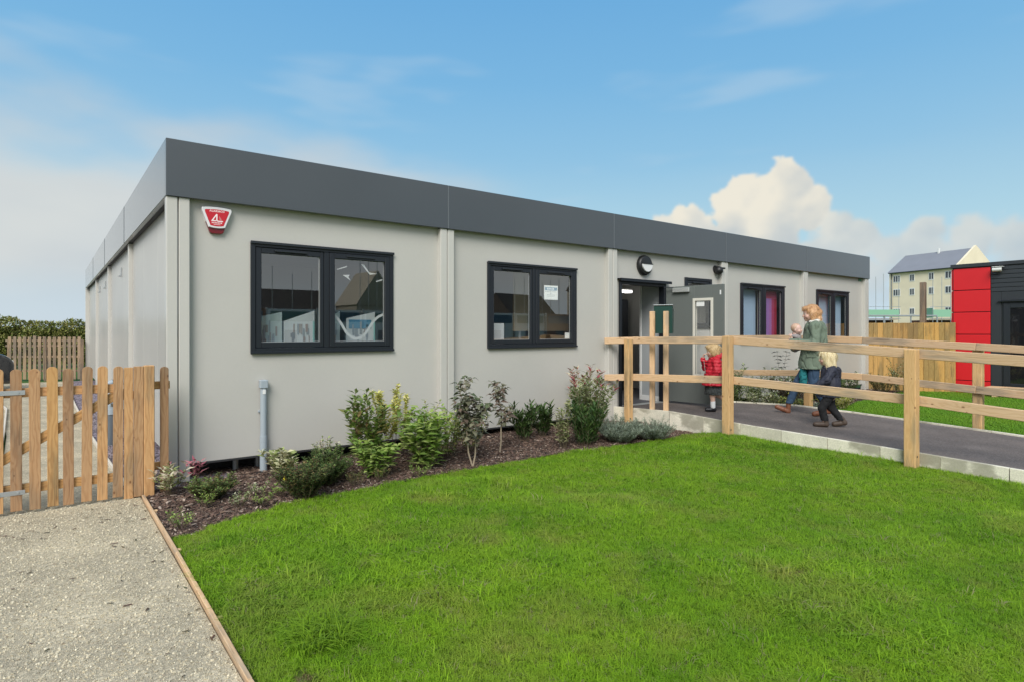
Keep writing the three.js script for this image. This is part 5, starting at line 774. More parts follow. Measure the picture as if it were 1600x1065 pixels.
{ // woman in green parka
  const yawF = face([-0.539, -0.842]), y0 = rampY(2.05), p = thing('person', 'woman in green parka and jeans walking up ramp holding a baby', 'person', null, [8.13, y0, 2.05], yawF);
  const hp = [0, 1.515, 0.045], hr = [0.06, 0.10, 0], s = 0.115, head = headMesh(s, SKIN);
  const legs = [[[-0.085, 0.86, 0], [-0.075, 0.49, 0.20], 0.085, 0.058], [[-0.075, 0.49, 0.20], [-0.07, 0.13, 0.345], 0.056, 0.038], [[0.085, 0.86, 0], [0.09, 0.47, 0.02], 0.085, 0.058], [[0.09, 0.47, 0.02], [0.09, 0.15, -0.17], 0.056, 0.038]];
  const b = part(p, 'body', bodyMesh([[[0, 1.28, 0], [0, 1.43, 0.02], 0.06, 0.052], [[0, 1.28, 0], [0, 0.9, 0], 0.11, 0.11], ...legs.map(l => [l[0], l[1], l[2] * 0.8, l[3] * 0.8])], 0.012, [hand([0.135, 1.105, 0.31], [-0.85, 0.15, 0.35], [0.35, 0.2, 0.9], 1, 1, 0.7), hand([-0.07, 1.0, 0.27], [0.85, 0.1, 0.2], [0.1, -0.2, 0.95], 1, -1, 0.8)], 0.0045, head, hp, hr, SKIN), skinMat);
  eyesFor(b, s, hp, hr);
  const jk = [[[-0.13, 1.32, -0.01], [0.13, 1.32, -0.01], 0.085, 0.085], [[0, 1.27, -0.02], [0, 0.98, -0.01], 0.158, 0.176], [[-0.05, 1.25, -0.03], [-0.06, 0.95, -0.03], 0.125, 0.14], [[0.05, 1.25, -0.03], [0.06, 0.95, -0.03], 0.125, 0.14], [[0, 0.98, 0], [0, 0.72, 0.01], 0.178, 0.198],
    [[0.165, 1.315, -0.01], [0.225, 1.06, 0.01], 0.076, 0.066], [[0.225, 1.06, 0.01], [0.14, 1.10, 0.30], 0.070, 0.054], [[-0.165, 1.315, -0.01], [-0.205, 1.06, 0.06], 0.076, 0.066], [[-0.205, 1.06, 0.06], [-0.065, 1.00, 0.265], 0.066, 0.050]];
  const j = part(p, 'parka', garment(jk, 0.010, 0.030, 0.017, 10, (x, y, z) => 0.70 - y), cloth([0.145, 0.185, 0.135]));
  part(j, 'fleece_collar', garment([[[-0.085, 1.395, 0.055], [-0.10, 1.405, -0.03], 0.022, 0.026], [[-0.10, 1.405, -0.03], [0, 1.415, -0.085], 0.026, 0.028], [[0, 1.415, -0.085], [0.10, 1.405, -0.03], 0.028, 0.026], [[0.10, 1.405, -0.03], [0.085, 1.395, 0.055], 0.026, 0.022]], 0.007, 0.02, 0.006, 40), cloth([0.68, 0.66, 0.60]));
  part(j, 'pocket_flap', moved(cbox(0.012, 0.05, 0.13, 0.005), 0.185, 0.90, 0.05, 0, -0.1), cloth([0.125, 0.16, 0.115]));
  part(p, 'shirt_collar', garment([[[-0.06, 1.425, 0.045], [-0.062, 1.435, -0.02], 0.016, 0.016], [[-0.062, 1.435, -0.02], [0, 1.445, -0.052], 0.016, 0.018], [[0, 1.445, -0.052], [0.062, 1.435, -0.02], 0.018, 0.016], [[0.062, 1.435, -0.02], [0.06, 1.425, 0.045], 0.016, 0.016]], 0.007, 0.015, 0.003, 20), cloth([0.13, 0.17, 0.27]));
  part(p, 'jeans', garment(legs.map(l => [l[0], l[1], l[2] + 0.006, l[3] + 0.014]).concat([[[-0.06, 0.9, 0], [0.06, 0.9, 0], 0.12, 0.12]]), 0.011, 0.03, 0.008, 14, (x, y, z) => z > 0.1 ? 0.16 - y : 0.15 - y), cloth([0.030, 0.062, 0.115]));
  for (const it of [shoeItems([-0.07, 0.16, 0.34], [-0.07, 0.038, 0.345], [-0.07, 0.10, 0.50], 0.95), shoeItems([0.09, 0.15, -0.17], [0.09, 0.085, -0.205], [0.09, 0.035, 0.0], 1.05)]) part(p, 'boot', garment(it, 0.008, 0.02, 0.002, 20), cloth([0.20, 0.075, 0.038], 0.5));
  part(p, 'scarf', garment([[[0.045, 0.78, 0.13], [0.06, 0.60, 0.15], 0.045, 0.05], [[0.06, 0.60, 0.15], [0.07, 0.40, 0.14], 0.05, 0.055], [[0.02, 0.78, 0.12], [0.0, 0.42, 0.17], 0.04, 0.045]], 0.010, 0.03, 0.012, 22), cloth([0.010, 0.15, 0.165]));
  const hair = rotItems([{ c: [0, 0.035, -0.028], r: [0.103, 0.106, 0.112] }, { c: [0, -0.02, -0.075], r: [0.085, 0.085, 0.062] }, { c: [0.03, -0.085, -0.10], r: [0.05, 0.05, 0.042] }, { c: [0.072, -0.03, -0.035], r: [0.036, 0.075, 0.055] }, { c: [-0.072, -0.03, -0.035], r: [0.036, 0.075, 0.055] }, { c: [0, 0.085, 0.045], r: [0.075, 0.036, 0.055] }, { c: [0.02, 0.02, -0.13], r: [0.045, 0.04, 0.03] }], hp, hr);
  hairPart(p, hairMesh(hair, 0.006, 0.016, 0.012, 30, [0.40, 0.18, 0.07], [0.66, 0.38, 0.17], 0.7), 2600, 0.06, 811, 0.5, [0.44, 0.20, 0.08], [0.84, 0.55, 0.30]);
  // the baby in her arms
  const q = thing('person', 'bare headed baby in grey knit held against woman\'s chest', 'person', null, [8.13, y0, 2.05], yawF), bs = 0.082, bp = [0.02, 1.285, 0.232], br = [0.0, 2.7, 0.1];
  const bb = part(q, 'body', bodyMesh([[[-0.005, 1.13, 0.235], [0.0, 1.22, 0.255], 0.05, 0.04]], 0.01, [hand([0.075, 1.185, 0.295], [0.1, 0.35, 0.9], [0.9, 0.1, 0.1], 0.42, 1, 1.0)], 0.003, headMesh(bs, [0.66, 0.44, 0.37]), bp, br, [0.66, 0.44, 0.37]), skinMat); eyesFor(bb, bs, bp, br);
  part(q, 'knit_suit', garment([[[-0.01, 1.16, 0.235], [-0.02, 1.05, 0.22], 0.070, 0.078], [[0.045, 1.17, 0.25], [0.075, 1.185, 0.29], 0.030, 0.024], [[-0.02, 1.05, 0.22], [-0.06, 0.98, 0.25], 0.06, 0.04]], 0.009, 0.03, 0.006, 16), cloth([0.30, 0.27, 0.27]));
  part(q, 'hair', hairMesh(rotItems([{ c: [0, 0.022, -0.014], r: [0.064, 0.068, 0.072] }], bp, br), 0.006, 0.01, 0.002, 40, [0.55, 0.36, 0.26], [0.50, 0.33, 0.23]), hairMat);
}
{ // child in red coat
  const p = thing('person', 'small child in red padded coat and grey skirt by open door', 'person', null, [7.09, rampY(1.05), 1.05], face([-0.74, -0.67]));
  const hp = [0, 0.915, 0.03], hr = [0.14, 0.0, 0], s = 0.100;
  const b = part(p, 'body', bodyMesh([[[0.045, 0.42, 0.0], [0.05, 0.25, 0.04], 0.055, 0.042], [[0.05, 0.25, 0.04], [0.05, 0.07, 0.035], 0.042, 0.028], [[-0.045, 0.42, 0], [-0.045, 0.25, -0.06], 0.055, 0.042], [[-0.045, 0.25, -0.06], [-0.045, 0.14, -0.22], 0.042, 0.028], [[0, 0.76, 0], [0, 0.84, 0.01], 0.045, 0.040], [[0, 0.78, 0], [0, 0.42, 0], 0.07, 0.08]], 0.009, [hand([0.135, 0.475, 0.06], [0, -0.9, 0.3], [1, 0, 0.1], 0.62, 1, 0.6), hand([-0.035, 0.80, 0.165], [0.1, 0.95, -0.1], [-0.3, 0.1, 0.9], 0.62, -1, 1.1)], 0.0035, headMesh(s, SKIN), hp, hr, SKIN), skinMat); eyesFor(b, s, hp, hr);
  const c = part(p, 'coat', garment([[[-0.085, 0.765, 0], [0.085, 0.765, 0], 0.062, 0.062], [[0, 0.74, 0], [0, 0.56, 0.01], 0.105, 0.128], [[0, 0.56, 0.01], [0, 0.415, 0.015], 0.130, 0.165], [[0.11, 0.765, 0], [0.145, 0.62, -0.005], 0.056, 0.052], [[0.145, 0.62, -0.005], [0.135, 0.50, 0.055], 0.052, 0.042], [[-0.11, 0.765, 0], [-0.135, 0.66, 0.10], 0.056, 0.05], [[-0.135, 0.66, 0.10], [-0.045, 0.78, 0.16], 0.05, 0.04]], 0.009, 0.025, 0.010, 15, (x, y, z) => 0.395 - y, null, 0.009), cloth([0.50, 0.012, 0.028], 0.6));
  part(c, 'hood', garment([[[-0.07, 0.825, -0.04], [0, 0.845, -0.085], 0.040, 0.046], [[0, 0.845, -0.085], [0.07, 0.825, -0.04], 0.046, 0.040], [[-0.07, 0.825, -0.04], [-0.06, 0.80, 0.05], 0.036, 0.026], [[0.07, 0.825, -0.04], [0.06, 0.80, 0.05], 0.036, 0.026]], 0.008, 0.02, 0.006, 18), cloth([0.46, 0.01, 0.025], 0.6));
  part(c, 'zip', moved(cbox(0.008, 0.36, 0.006, 0.002), 0.02, 0.60, 0.142, 0.12), M.spacer);
  part(p, 'skirt', garment([[[0, 0.46, 0.01], [0, 0.29, 0.01], 0.115, 0.135]], 0.008, 0.02, 0.012, 26, (x, y, z) => 0.255 - y), cloth([0.045, 0.05, 0.05]));
  for (const [a, d] of [[[0.05, 0.15, 0.036], [0.05, 0.07, 0.034]], [[-0.045, 0.165, -0.19], [-0.045, 0.12, -0.225]]]) part(p, 'sock', garment([[a, d, 0.036, 0.036]], 0.006, 0.01, 0.002, 30), cloth([0.78, 0.78, 0.78]));
  for (const it of [shoeItems([0.05, 0.065, 0.035], [0.05, 0.032, 0.015], [0.05, 0.03, 0.125], 0.85), shoeItems([-0.045, 0.12, -0.225], [-0.045, 0.10, -0.27], [-0.045, 0.028, -0.185], 0.85)]) part(p, 'shoe', garment(it, 0.006, 0.015, 0.001, 20), cloth([0.014, 0.014, 0.018], 0.35));
  const hair = rotItems([{ c: [0, 0.026, -0.02], r: [0.088, 0.090, 0.098] }, { c: [0, -0.035, -0.060], r: [0.076, 0.065, 0.050] }, { c: [0, 0.075, 0.040], r: [0.062, 0.030, 0.050] }, { c: [0.066, -0.005, -0.01], r: [0.026, 0.05, 0.05] }, { c: [-0.066, -0.005, -0.01], r: [0.026, 0.05, 0.05] }, { c: [0.0, 0.02, -0.115], r: [0.034, 0.03, 0.03] }], hp, hr);
  hairPart(p, hairMesh(hair, 0.0055, 0.016, 0.006, 34, [0.46, 0.30, 0.13], [0.62, 0.44, 0.22], 0.5), 2200, 0.05, 812, 0.6, [0.46, 0.30, 0.13], [0.74, 0.56, 0.32]);
}
{ // child in navy coat
  const p = thing('person', 'small blond child in navy coat hurrying up the ramp', 'person', null, [7.32, rampY(2.66), 2.66], face([-0.55, -0.83]));
  const hp = [0, 0.912, 0.03], hr = [0.0, -0.1, 0], s = 0.102;
  const legs = [[[0.055, 0.44, 0], [0.06, 0.25, 0.10], 0.066, 0.052], [[0.06, 0.25, 0.10], [0.055, 0.08, 0.065], 0.050, 0.044], [[-0.055, 0.44, 0], [-0.05, 0.25, -0.03], 0.066, 0.052], [[-0.05, 0.25, -0.03], [-0.05, 0.09, -0.145], 0.050, 0.044]];
  const b = part(p, 'body', bodyMesh([[[0, 0.74, 0], [0, 0.83, 0.015], 0.045, 0.040], [[0, 0.76, 0], [0, 0.42, 0], 0.07, 0.08], ...legs.map(l => [l[0], l[1], l[2] * 0.7, l[3] * 0.7])], 0.010, [hand([0.165, 0.535, 0.215], [0.05, -0.45, 0.9], [0.8, 0.5, 0.2], 0.62, 1, 0.9), hand([-0.19, 0.50, -0.075], [0.0, -0.8, 0.5], [-1, 0, 0.1], 0.62, -1, 0.8)], 0.0035, headMesh(s, SKIN), hp, hr, SKIN), skinMat); eyesFor(b, s, hp, hr);
  const c = part(p, 'coat', garment([[[-0.085, 0.755, -0.005], [0.085, 0.755, -0.005], 0.062, 0.062], [[0, 0.73, 0], [0, 0.56, -0.005], 0.108, 0.125], [[0, 0.56, -0.005], [0, 0.42, 0], 0.126, 0.138], [[0.11, 0.755, -0.005], [0.165, 0.635, 0.06], 0.056, 0.050], [[0.165, 0.635, 0.06], [0.165, 0.545, 0.195], 0.050, 0.038], [[-0.11, 0.755, -0.005], [-0.20, 0.64, -0.11], 0.056, 0.052], [[-0.20, 0.64, -0.11], [-0.19, 0.52, -0.075], 0.052, 0.040]], 0.009, 0.025, 0.010, 15, (x, y, z) => 0.40 - y), cloth([0.022, 0.024, 0.042], 0.7));
  part(c, 'hood', garment([[[-0.075, 0.785, -0.03], [0, 0.765, -0.10], 0.026, 0.034], [[0, 0.765, -0.10], [0.075, 0.785, -0.03], 0.034, 0.026], [[0, 0.74, -0.11], [0, 0.68, -0.115], 0.036, 0.026], [[-0.075, 0.80, -0.03], [-0.055, 0.79, 0.06], 0.03, 0.022], [[0.075, 0.80, -0.03], [0.055, 0.79, 0.06], 0.03, 0.022]], 0.008, 0.02, 0.006, 18), cloth([0.020, 0.021, 0.036], 0.7));
  part(c, 'hood_lining', garment([[[0.072, 0.832, -0.02], [0.058, 0.818, 0.055], 0.017, 0.014], [[0.072, 0.832, -0.02], [0.03, 0.835, -0.07], 0.017, 0.015]], 0.005, 0.01, 0.002, 20), cloth([0.42, 0.20, 0.20]));
  part(c, 'pocket_trim', moved(cbox(0.012, 0.035, 0.06, 0.005), 0.128, 0.50, -0.03), cloth([0.32, 0.06, 0.08]));
  part(p, 'trousers', garment(legs.concat([[[-0.04, 0.46, 0], [0.04, 0.46, 0], 0.085, 0.085]]), 0.009, 0.02, 0.006, 18, (x, y, z) => 0.085 - y), cloth([0.010, 0.010, 0.012]));
  for (const it of [shoeItems([0.055, 0.105, 0.06], [0.055, 0.036, 0.05], [0.055, 0.034, 0.175], 0.95), shoeItems([-0.05, 0.11, -0.15], [-0.05, 0.055, -0.185], [-0.05, 0.032, -0.065], 0.95)]) part(p, 'boot', garment(it, 0.007, 0.018, 0.001, 20), cloth([0.075, 0.05, 0.036], 0.6));
  const hair = rotItems([{ c: [0, 0.028, -0.02], r: [0.090, 0.090, 0.098] }, { c: [0, -0.04, -0.062], r: [0.080, 0.075, 0.046] }, { c: [0, -0.09, -0.075], r: [0.072, 0.055, 0.032] }, { c: [0, 0.075, 0.040], r: [0.062, 0.030, 0.050] }, { c: [0.070, -0.025, -0.025], r: [0.026, 0.08, 0.055] }, { c: [-0.070, -0.025, -0.025], r: [0.026, 0.08, 0.055] }, { c: [0.062, -0.085, -0.04], r: [0.026, 0.05, 0.04] }], hp, hr);
  hairPart(p, hairMesh(hair, 0.0055, 0.016, 0.007, 42, [0.60, 0.46, 0.22], [0.86, 0.73, 0.46], 0.16), 3000, 0.075, 813, 1.6, [0.66, 0.51, 0.26], [0.92, 0.82, 0.56]);
}
// ---------------------------------------------------------------- things behind on the right
{ // close boarded fence
  const f = thing('close_boarded_fence', 'tall yellow brown close boarded fence between grey and red buildings', 'fence'), A = [15.16, -0.06], B = [15.86, 1.55], L = Math.hypot(B[0] - A[0], B[1] - A[1]), ux = (B[0] - A[0]) / L, uz = (B[1] - A[1]) / L, tn = -Math.atan2(uz, ux), nx = -uz, nz = ux;
  const n = 17; for (let i = 0; i < n; i++) { const s = (i + 0.5) * L / n, o = (i % 2) * 0.016; part(f, 'board', cbox(L / n + (i % 2 ? -0.012 : 0.010), 1.63 + (R() - 0.5) * 0.012, 0.016, 0.003, 1), pick(M.board, i * 3 + (i % 5)), [A[0] + ux * s + nx * (0.02 + o), 0.835, A[1] + uz * s + nz * (0.02 + o)], [0, tn, (R() - 0.5) * 0.004]); }
  for (const y of [0.3, 0.85, 1.4]) part(f, 'rail', bar([A[0] - nx * 0.03, y, A[1] - nz * 0.03], [B[0] - nx * 0.03, y, B[1] - nz * 0.03], 0.08, 0.06), pick(M.board)); for (const s of [0.05, L - 0.05]) part(f, 'post', bx(A[0] + ux * s - nx * 0.1 - 0.04, A[0] + ux * s - nx * 0.1 + 0.04, -0.05, 1.62, A[1] + uz * s - nz * 0.1 - 0.04, A[1] + uz * s - nz * 0.1 + 0.04, 0.005, 1), pick(M.board));
}
{ const t = thing('timber_post', 'tall weathered square timber post standing behind close boarded fence', 'post', null, [16.56, 0, 0.66]); part(t, 'shaft', bx(-0.06, 0.06, -0.05, 2.68, -0.06, 0.06, 0.008, 1), M.grey[0]); part(t, 'foot', bx(-0.12, 0.12, -0.05, 0.1, -0.12, 0.12, 0.01), M.concrete); }
{ // red and charcoal building
  const t = thing('red_clad_building', 'low charcoal building with bright red cladding panels at corner', 'building'), X = 15.9;
  part(t, 'wall', bx(X + 0.03, X + 7, 0.0, 2.93, 1.48, 9.5, 0.004), M.dark);
  part(t, 'roof_trim', bx(X - 0.03, X + 7.05, 2.915, 3.0, 1.45, 9.55, 0.006), M.dark);
  const ys = [0.03, 0.32, 0.84, 1.375, 1.885, 2.39, 2.90]; for (let i = 0; i < 6; i++) part(t, 'red_panel', bx(X, X + 0.028, ys[i] + 0.008, ys[i + 1] - 0.008, 1.50, 2.205, 0.005), M.red);
  for (let i = 0; i < 6; i++) part(t, 'red_panel', bx(X + 0.03, X + 0.6, ys[i] + 0.008, ys[i + 1] - 0.008, 1.455, 1.478, 0.004), M.red);
  for (let i = 0; i < 6; i++) part(t, 'cladding_board', bx(X - 0.002, X + 0.028, 2.33 + i * 0.097, 2.42 + i * 0.097, 2.215, 9.5, 0.006), std({ color: lin(0.036, 0.041, 0.048), roughness: 0.42 }));
  part(t, 'cladding_board', bx(X + 0.004, X + 0.028, 0.03, 2.325, 2.215, 2.40, 0.004), M.dark); part(t, 'cladding_board', bx(X + 0.004, X + 0.028, 2.13, 2.325, 2.402, 9.5, 0.004), M.dark); part(t, 'cladding_board', bx(X + 0.004, X + 0.028, 0.03, 2.125, 4.4, 9.5, 0.004), M.dark);
  const d = part(t, 'glazed_door', join([bx(X - 0.005, X + 0.028, 0.06, 2.06, 2.44, 2.56, 0.004), bx(X - 0.005, X + 0.028, 0.06, 2.06, 4.24, 4.36, 0.004), bx(X - 0.004, X + 0.027, 1.96, 2.06, 2.561, 4.239, 0.004), bx(X - 0.004, X + 0.027, 0.06, 0.30, 2.561, 4.239, 0.004), bx(X - 0.004, X + 0.027, 0.301, 1.959, 3.35, 3.45, 0.004)]), M.frameLite);
  part(d, 'pane', new THREE.PlaneGeometry(1.68, 1.66).rotateY(-Math.PI / 2).translate(X + 0.012, 1.13, 3.40), phys({ color: lin(0.012, 0.012, 0.014), roughness: 0.03, ior: 1.6 })); part(d, 'head_trim', bx(X - 0.05, X + 0.027, 2.10, 2.125, 2.35, 4.45, 0.003), M.frameLite); part(d, 'handle', bx(X - 0.05, X - 0.03, 0.9, 1.2, 3.28, 3.30, 0.004), M.galv);
}
{ const t = thing('security_camera', 'white bullet camera under roof trim of red building', 'camera', null, [15.895, 2.82, 2.33]); part(t, 'bracket', bx(-0.06, 0.0, -0.03, 0.03, -0.03, 0.03, 0.005), M.white); part(t, 'barrel', cyl(0.05, 0.05, 0.17, 18).rotateX(Math.PI / 2).translate(-0.1, 0, 0.03), M.white); part(t, 'lens', cyl(0.04, 0.04, 0.02, 18).rotateX(Math.PI / 2).translate(-0.1, 0, 0.12), M.black); part(t, 'hood', moved(cbox(0.12, 0.012, 0.2, 0.004), -0.1, 0.056, 0.04), M.white); }
{ const t = thing('low_bench', 'low pale timber bench on the grass before red building', 'bench', null, [15.35, 0.016, 2.75]); part(t, 'seat', join([bx(-0.20, -0.01, 0.19, 0.24, -0.45, 1.4, 0.006, 2), bx(0.01, 0.20, 0.19, 0.24, -0.45, 1.4, 0.006, 2)]), M.rail[1]); for (const z of [-0.3, 0.5, 1.2]) part(t, 'leg', bx(-0.17, 0.17, 0, 0.189, z - 0.04, z + 0.04, 0.005), M.rail[0]); }
{ // cream apartment house
  const L0 = V3(120.135, 0, -39.358), L1 = V3(116.976, 0, -27.929), dir = L1.clone().sub(L0), W = dir.length(), turn = Math.atan2(dir.x, dir.z);
  const t = thing('apartment_house', 'cream four storey apartment house with grey slate roof', 'building', null, [L0.x, 0, L0.z], turn); // local z along the front, x to the back
  const cream = std({ color: lin(0.90, 0.79, 0.60), map: mottle, roughness: 0.9 }), E = 12.0, Rg = 15.3, Dp = 9;
  part(t, 'wall', bx(0, Dp, -0.2, E, 0, W, 0.01), cream);
  const rs = new THREE.Shape([[-0.35, E - 0.1], [Dp / 2, Rg], [Dp + 0.35, E - 0.1]].map(p => new THREE.Vector2(...p))); const roofM = std({ color: lin(0.24, 0.25, 0.29), map: mottle, roughness: 0.8 });
  const roof = part(t, 'roof', new THREE.ExtrudeGeometry(rs, { depth: W - 0.2, bevelEnabled: false }).translate(0, 0, -0.15), roofM); part(roof, 'roof_vent', bx(Dp / 2 - 0.5, Dp / 2 - 0.2, Rg - 0.5, Rg + 0.55, W * 0.5, W * 0.5 + 0.25, 0.01), M.white); part(roof, 'gutter', bx(-0.5, -0.36, E - 0.25, E - 0.1, 0.1, W - 0.1, 0.02), M.dark);
  const gs = new THREE.Shape([[-0.2, E - 0.2], [-0.2, E + 0.2], [Dp / 2, Rg + 0.4], [Dp + 0.2, E + 0.2], [Dp + 0.2, E - 0.2]].map(p => new THREE.Vector2(...p))); for (const z of [W - 0.34]) part(t, 'gable', new THREE.ExtrudeGeometry(gs, { depth: 0.36, bevelEnabled: false }).translate(0, 0, z), cream);
  part(t, 'downpipe', cyl(0.07, 0.07, 11.6, 8).translate(-0.1, 5.9, 0.5), M.dark);
  const pane = phys({ color: lin(0.06, 0.07, 0.085), roughness: 0.08 });
  [[0.12, 1.35, 3], [0.355, 0.9, 2], [0.635, 0.9, 2], [0.87, 1.1, 2]].forEach(([u, w, n]) => [[10.75, 1.3], [8.3, 1.3], [4.9, 1.2], [2.0, 1.2]].forEach(([y, h]) => { const z = u * W, wn = part(t, 'window', join([bx(-0.04, -0.005, y - h / 2, y + h / 2, z - w / 2, z + w / 2, 0.005)]), M.white); for (let k = 0; k < n; k++) part(wn, 'pane', bx(-0.055, -0.042, y - h / 2 + 0.14, y + h / 2 - 0.14, z - w / 2 + 0.11 + k * (w - 0.11) / n, z - w / 2 + (k + 1) * (w - 0.11) / n, 0.002), pane); }));
}
// scaffolds with netting, brick shells, steel barrier
const netGreen = std({ color: lin(0.24, 0.46, 0.32), roughness: 0.9 }), brick = std({ color: lin(0.17, 0.075, 0.055), map: concreteTex, roughness: 0.95 });
for (const [lab, lb2, px, D, w] of [['scaffold with green netting next to grey building end', 'unfinished brick shell under the left scaffold', 1374, 72, 3.6], ['scaffold with green netting beside red building', 'unfinished brick shell under scaffold by red building', 1478, 72, 4.2]]) {
  const r = (px - 800) / FOC, x = CAM[0] + D * (r * Math.cos(YAW) - Math.sin(YAW)), z = CAM[2] + D * (-r * Math.sin(YAW) - Math.cos(YAW));
  const s = thing('scaffold', lab, 'scaffold', null, [x, 0, z], YAW); part(s, 'netting', bx(-w / 2, w / 2, 3.1, 3.95, 0.9, 0.94, 0.004), netGreen); part(s, 'netting', bx(-w / 2, -w / 2 + 0.04, 3.0, 4.15, -1, 0.89, 0.004), netGreen);
  for (let k = 0; k < 5; k++) part(s, 'pole', cyl(0.03, 0.03, 7.5 + (k * 7 % 3) * 0.7, 6).translate(-w / 2 + k * w / 4, 3.7, 0.86), M.galv); for (const y of [2.9, 4.3]) part(s, 'ledger', cyl(0.03, 0.03, w + 0.5, 6).rotateZ(Math.PI / 2).translate(0, y, 0.8), M.galv); part(s, 'deck', bx(-w / 2, w / 2, 2.8, 2.86, 0.1, 0.85, 0.004), M.grey[0]);
  const b = thing('brick_shell', lb2, 'building', null, [x, 0, z], YAW); part(b, 'wall', bx(-w / 2 + 0.2, w / 2 - 0.1, -0.1, 2.75, -3.5, 0.0, 0.01), brick); part(b, 'window_opening', bx(-0.4, 0.5, 1.6, 2.5, -0.02, 0.012, 0.004), M.black);
}
{ const t = thing('steel_barrier', 'long galvanised steel barrier behind the close boarded fence', 'barrier', null, [23, 0, -4.2], YAW); part(t, 'rail', bx(-2.4, 3.6, 2.0, 2.06, 0, 0.05, 0.01), M.galv); part(t, 'rail', bx(-2.4, 3.6, 1.7, 1.75, 0, 0.05, 0.01), M.galv); for (let k = 0; k < 7; k++) part(t, 'upright', bx(-2.4 + k, -2.36 + k, 0, 2.0, 0, 0.04, 0.005), M.galv); }
// ragged trees on the skyline
function tree(label, x, z, h, w, seed, cols) {
  const r = rng(seed), Lv = new Leaves(), t = thing('tree', label, 'tree', null, [x, 0, z]); Lv.stem([V3(0, -0.2, 0), V3(0.1, h * 0.3, 0), V3(0, h * 0.6, 0.1), V3(0.1, h * 0.85, 0)], h * 0.04, h * 0.01, 8);
  const cl = []; for (let i = 0; i < 26; i++) { const a = r() * 6.283, q = Math.sqrt(r()); const c = V3(Math.cos(a) * q * w / 2, h * (0.4 + 0.52 * r() * (1.1 - q * 0.4)), Math.sin(a) * q * w / 2); cl.push(c); Lv.stem([V3(0, h * 0.25 + r() * h * 0.2, 0), c.clone().multiplyScalar(0.6).add(V3(0, h * 0.15, 0)), c], h * 0.012, h * 0.004, 5); }
  for (const c of cl) for (let i = 0; i < 120; i++) { const d = V3(r() - 0.5, r() - 0.5, r() - 0.5).normalize().multiplyScalar(h * 0.13 * Math.cbrt(r())), k = pickOf(cols, r), v = 0.7 + r() * 0.6; Lv.leaf(c.clone().add(d), V3(r() - 0.5, r() - 0.4, r() - 0.5).normalize(), V3(r() - 0.5, 1, r() - 0.5).normalize(), h * 0.05, h * 0.03, [k[0] * v, k[1] * v, k[2] * v]); }
  part(t, 'crown', Lv.foliage(), leafMat); part(t, 'trunk', Lv.stems(), stemMat);
}
tree('dark rounded tree on the skyline beside cream apartment house', 131, -52, 7.0, 6, 401, G.dark.concat(G.mid));
tree('lower broad tree on the skyline between grey and cream buildings', 128, -59, 5.6, 7, 402, G.dark.concat(G.rust));
// black car parked beyond the gate
{
  const t = thing('parked_car', 'black car parked beyond gate beside the slatted fence', 'car', null, [-1.86, 0, -13.3], 0.2), body = phys({ color: lin(0.012, 0.013, 0.015), roughness: 0.25, clearcoat: 1, clearcoatRoughness: 0.05 });
  const s = new THREE.Shape(); s.moveTo(0, 0.25); s.lineTo(0, 0.62); s.quadraticCurveTo(-0.02, 0.84, -0.4, 0.90); s.lineTo(-1.15, 0.98); s.quadraticCurveTo(-1.7, 1.40, -2.1, 1.44); s.lineTo(-3.0, 1.42); s.quadraticCurveTo(-3.6, 1.3, -3.95, 0.98); s.lineTo(-4.1, 0.6); s.lineTo(-4.05, 0.25); s.closePath();
  part(t, 'body', new THREE.ExtrudeGeometry(s, { depth: 1.56, bevelEnabled: true, bevelSize: 0.06, bevelThickness: 0.07, bevelSegments: 3 }).translate(0, 0, -0.78), body);
  const ws = new THREE.Shape([[-1.25, 1.0], [-1.72, 1.33], [-2.95, 1.35], [-3.5, 1.0]].map(p => new THREE.Vector2(...p))); for (const z of [-0.862, 0.855]) part(t, 'window', new THREE.ExtrudeGeometry(ws, { depth: 0.008, bevelEnabled: false }).translate(0, 0, z), phys({ color: lin(0.02, 0.025, 0.03), roughness: 0.03 }));
  for (const x of [-0.8, -3.3]) for (const z of [-0.8, 0.8]) { const w = part(t, 'wheel', cyl(0.31, 0.31, 0.2, 24).rotateX(Math.PI / 2).translate(x, 0.31, z), M.black); part(w, 'rim', cyl(0.2, 0.2, 0.21, 16).rotateX(Math.PI / 2).translate(x, 0.31, z), M.galv); }
  for (const z of [-0.6, 0.6]) part(t, 'headlight', moved(cbox(0.12, 0.12, 0.3, 0.03), 0.0, 0.70, z), M.white);
}
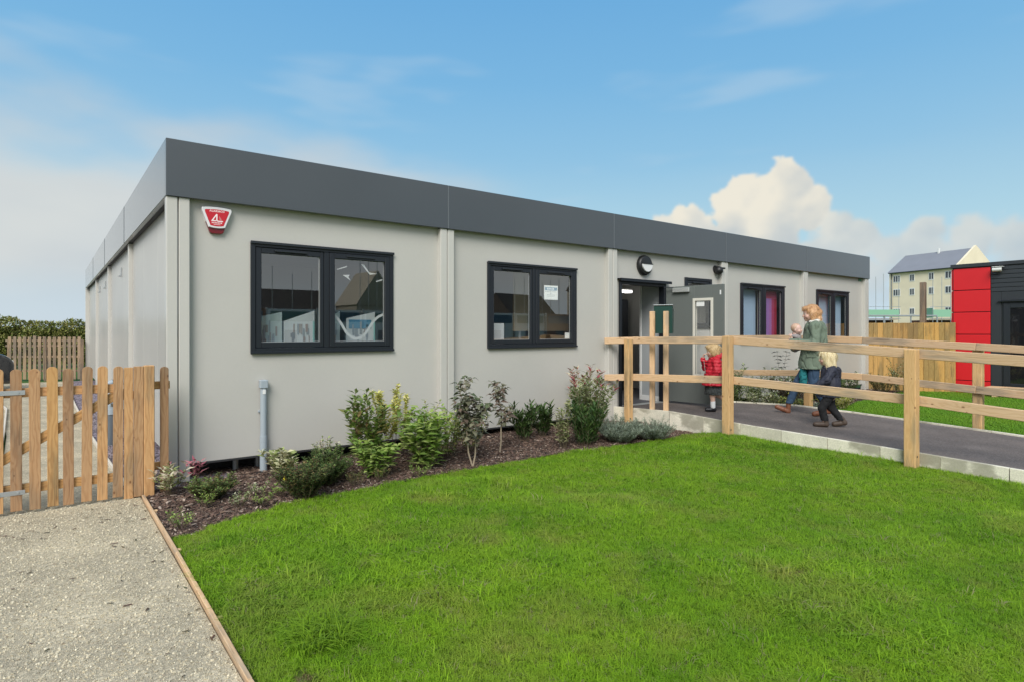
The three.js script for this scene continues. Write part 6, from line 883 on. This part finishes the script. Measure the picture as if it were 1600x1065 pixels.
// ---------------------------------------------------------------- what the window glass mirrors: the unfinished street behind the photographer
const roofB = std({ color: lin(0.075, 0.055, 0.045), roughness: 0.9 }), render1 = std({ color: lin(0.42, 0.37, 0.28), map: mottle, roughness: 0.9 });
[[28, 94, 15, 0.05, 4.8, 8.2, brick, 'brown roofed house shell behind the lawn facing the windows'], [41, 88, 7.5, -0.1, 5.6, 10.2, render1, 'cream rendered gabled house under scaffold facing the windows'], [70, 84, 13, -0.2, 4.6, 8.4, brick, 'brick house shell at end of the street facing the windows'], [88, 78, 15, 0.15, 9.5, 13, render1, 'tall cream house furthest along the street facing the windows']].forEach(([x, z, w, a, e, rg, m, lab], i) => {
  const t = thing('house', lab, 'house', 'houses across the street', [x, 0, z], a); part(t, 'wall', bx(-w / 2, w / 2, -0.1, e, -3.5, 3.5, 0.01), m); const s = new THREE.Shape([[-3.8, e - 0.1], [0, rg], [3.8, e - 0.1]].map(p => new THREE.Vector2(...p))); part(t, 'roof', i === 1 ? new THREE.ExtrudeGeometry(new THREE.Shape([[-w / 2 - 0.2, e], [0, rg + 1], [w / 2 + 0.2, e]].map(p => new THREE.Vector2(...p))), { depth: 7.4, bevelEnabled: false }).translate(0, 0, -3.7) : new THREE.ExtrudeGeometry(s, { depth: w + 0.4, bevelEnabled: false }).rotateY(Math.PI / 2).translate(-w / 2 - 0.2, 0, 0), i === 1 ? render1 : roofB);
  for (const u of [-0.3, 0.25]) part(t, 'window', bx(u * w - 0.5, u * w + 0.5, 1.0, 2.2, -3.54, -3.502, 0.005), M.black); part(t, 'door', bx(-0.45, 0.45, 0, 2.05, -3.53, -3.502, 0.005), M.dark);
  for (let k = 0; k < 6; k++) part(t, 'scaffold_pole', cyl(0.05, 0.05, rg + 2.5 + (k % 3), 6).translate(-w / 2 + k * w / 5, rg / 2 + 0.9, -4.6), M.galv); for (const y of [2.4, 4.2]) part(t, 'scaffold_board', bx(-w / 2 - 0.3, w / 2 + 0.3, y, y + 0.22, -4.9, -4.7, 0.005), M.rail[0]);
});
{
  const t = thing('site_hoarding', 'white site hoarding with blue headed panels behind the lawn', 'hoarding'); for (let k = 0; k < 14; k++) { const x = -2 + k * 2.0, z = 19 - k * 0.12; const p = part(t, 'panel', bx(x, x + 1.94, 0.1, 2.35, z, z + 0.04, 0.005), k % 4 === 3 ? std({ color: lin(0.30, 0.14, 0.10), roughness: 0.7 }) : M.white); part(p, 'heading', bx(x + 0.1, x + 1.84, 1.85, 2.25, z - 0.012, z - 0.002, 0.002), std({ color: k % 2 ? lin(0.05, 0.13, 0.20) : lin(0.10, 0.22, 0.21), roughness: 0.5 })); part(p, 'poster', bx(x + 0.65, x + 1.15, 0.5, 1.5, z - 0.012, z - 0.002, 0.002), std({ color: lin(0.16, 0.16, 0.18), roughness: 0.6 })); part(t, 'post', bx(x - 0.06, x, 0, 2.4, z, z + 0.08, 0.005), M.galv); }
}
renderer.render(scene, camera);
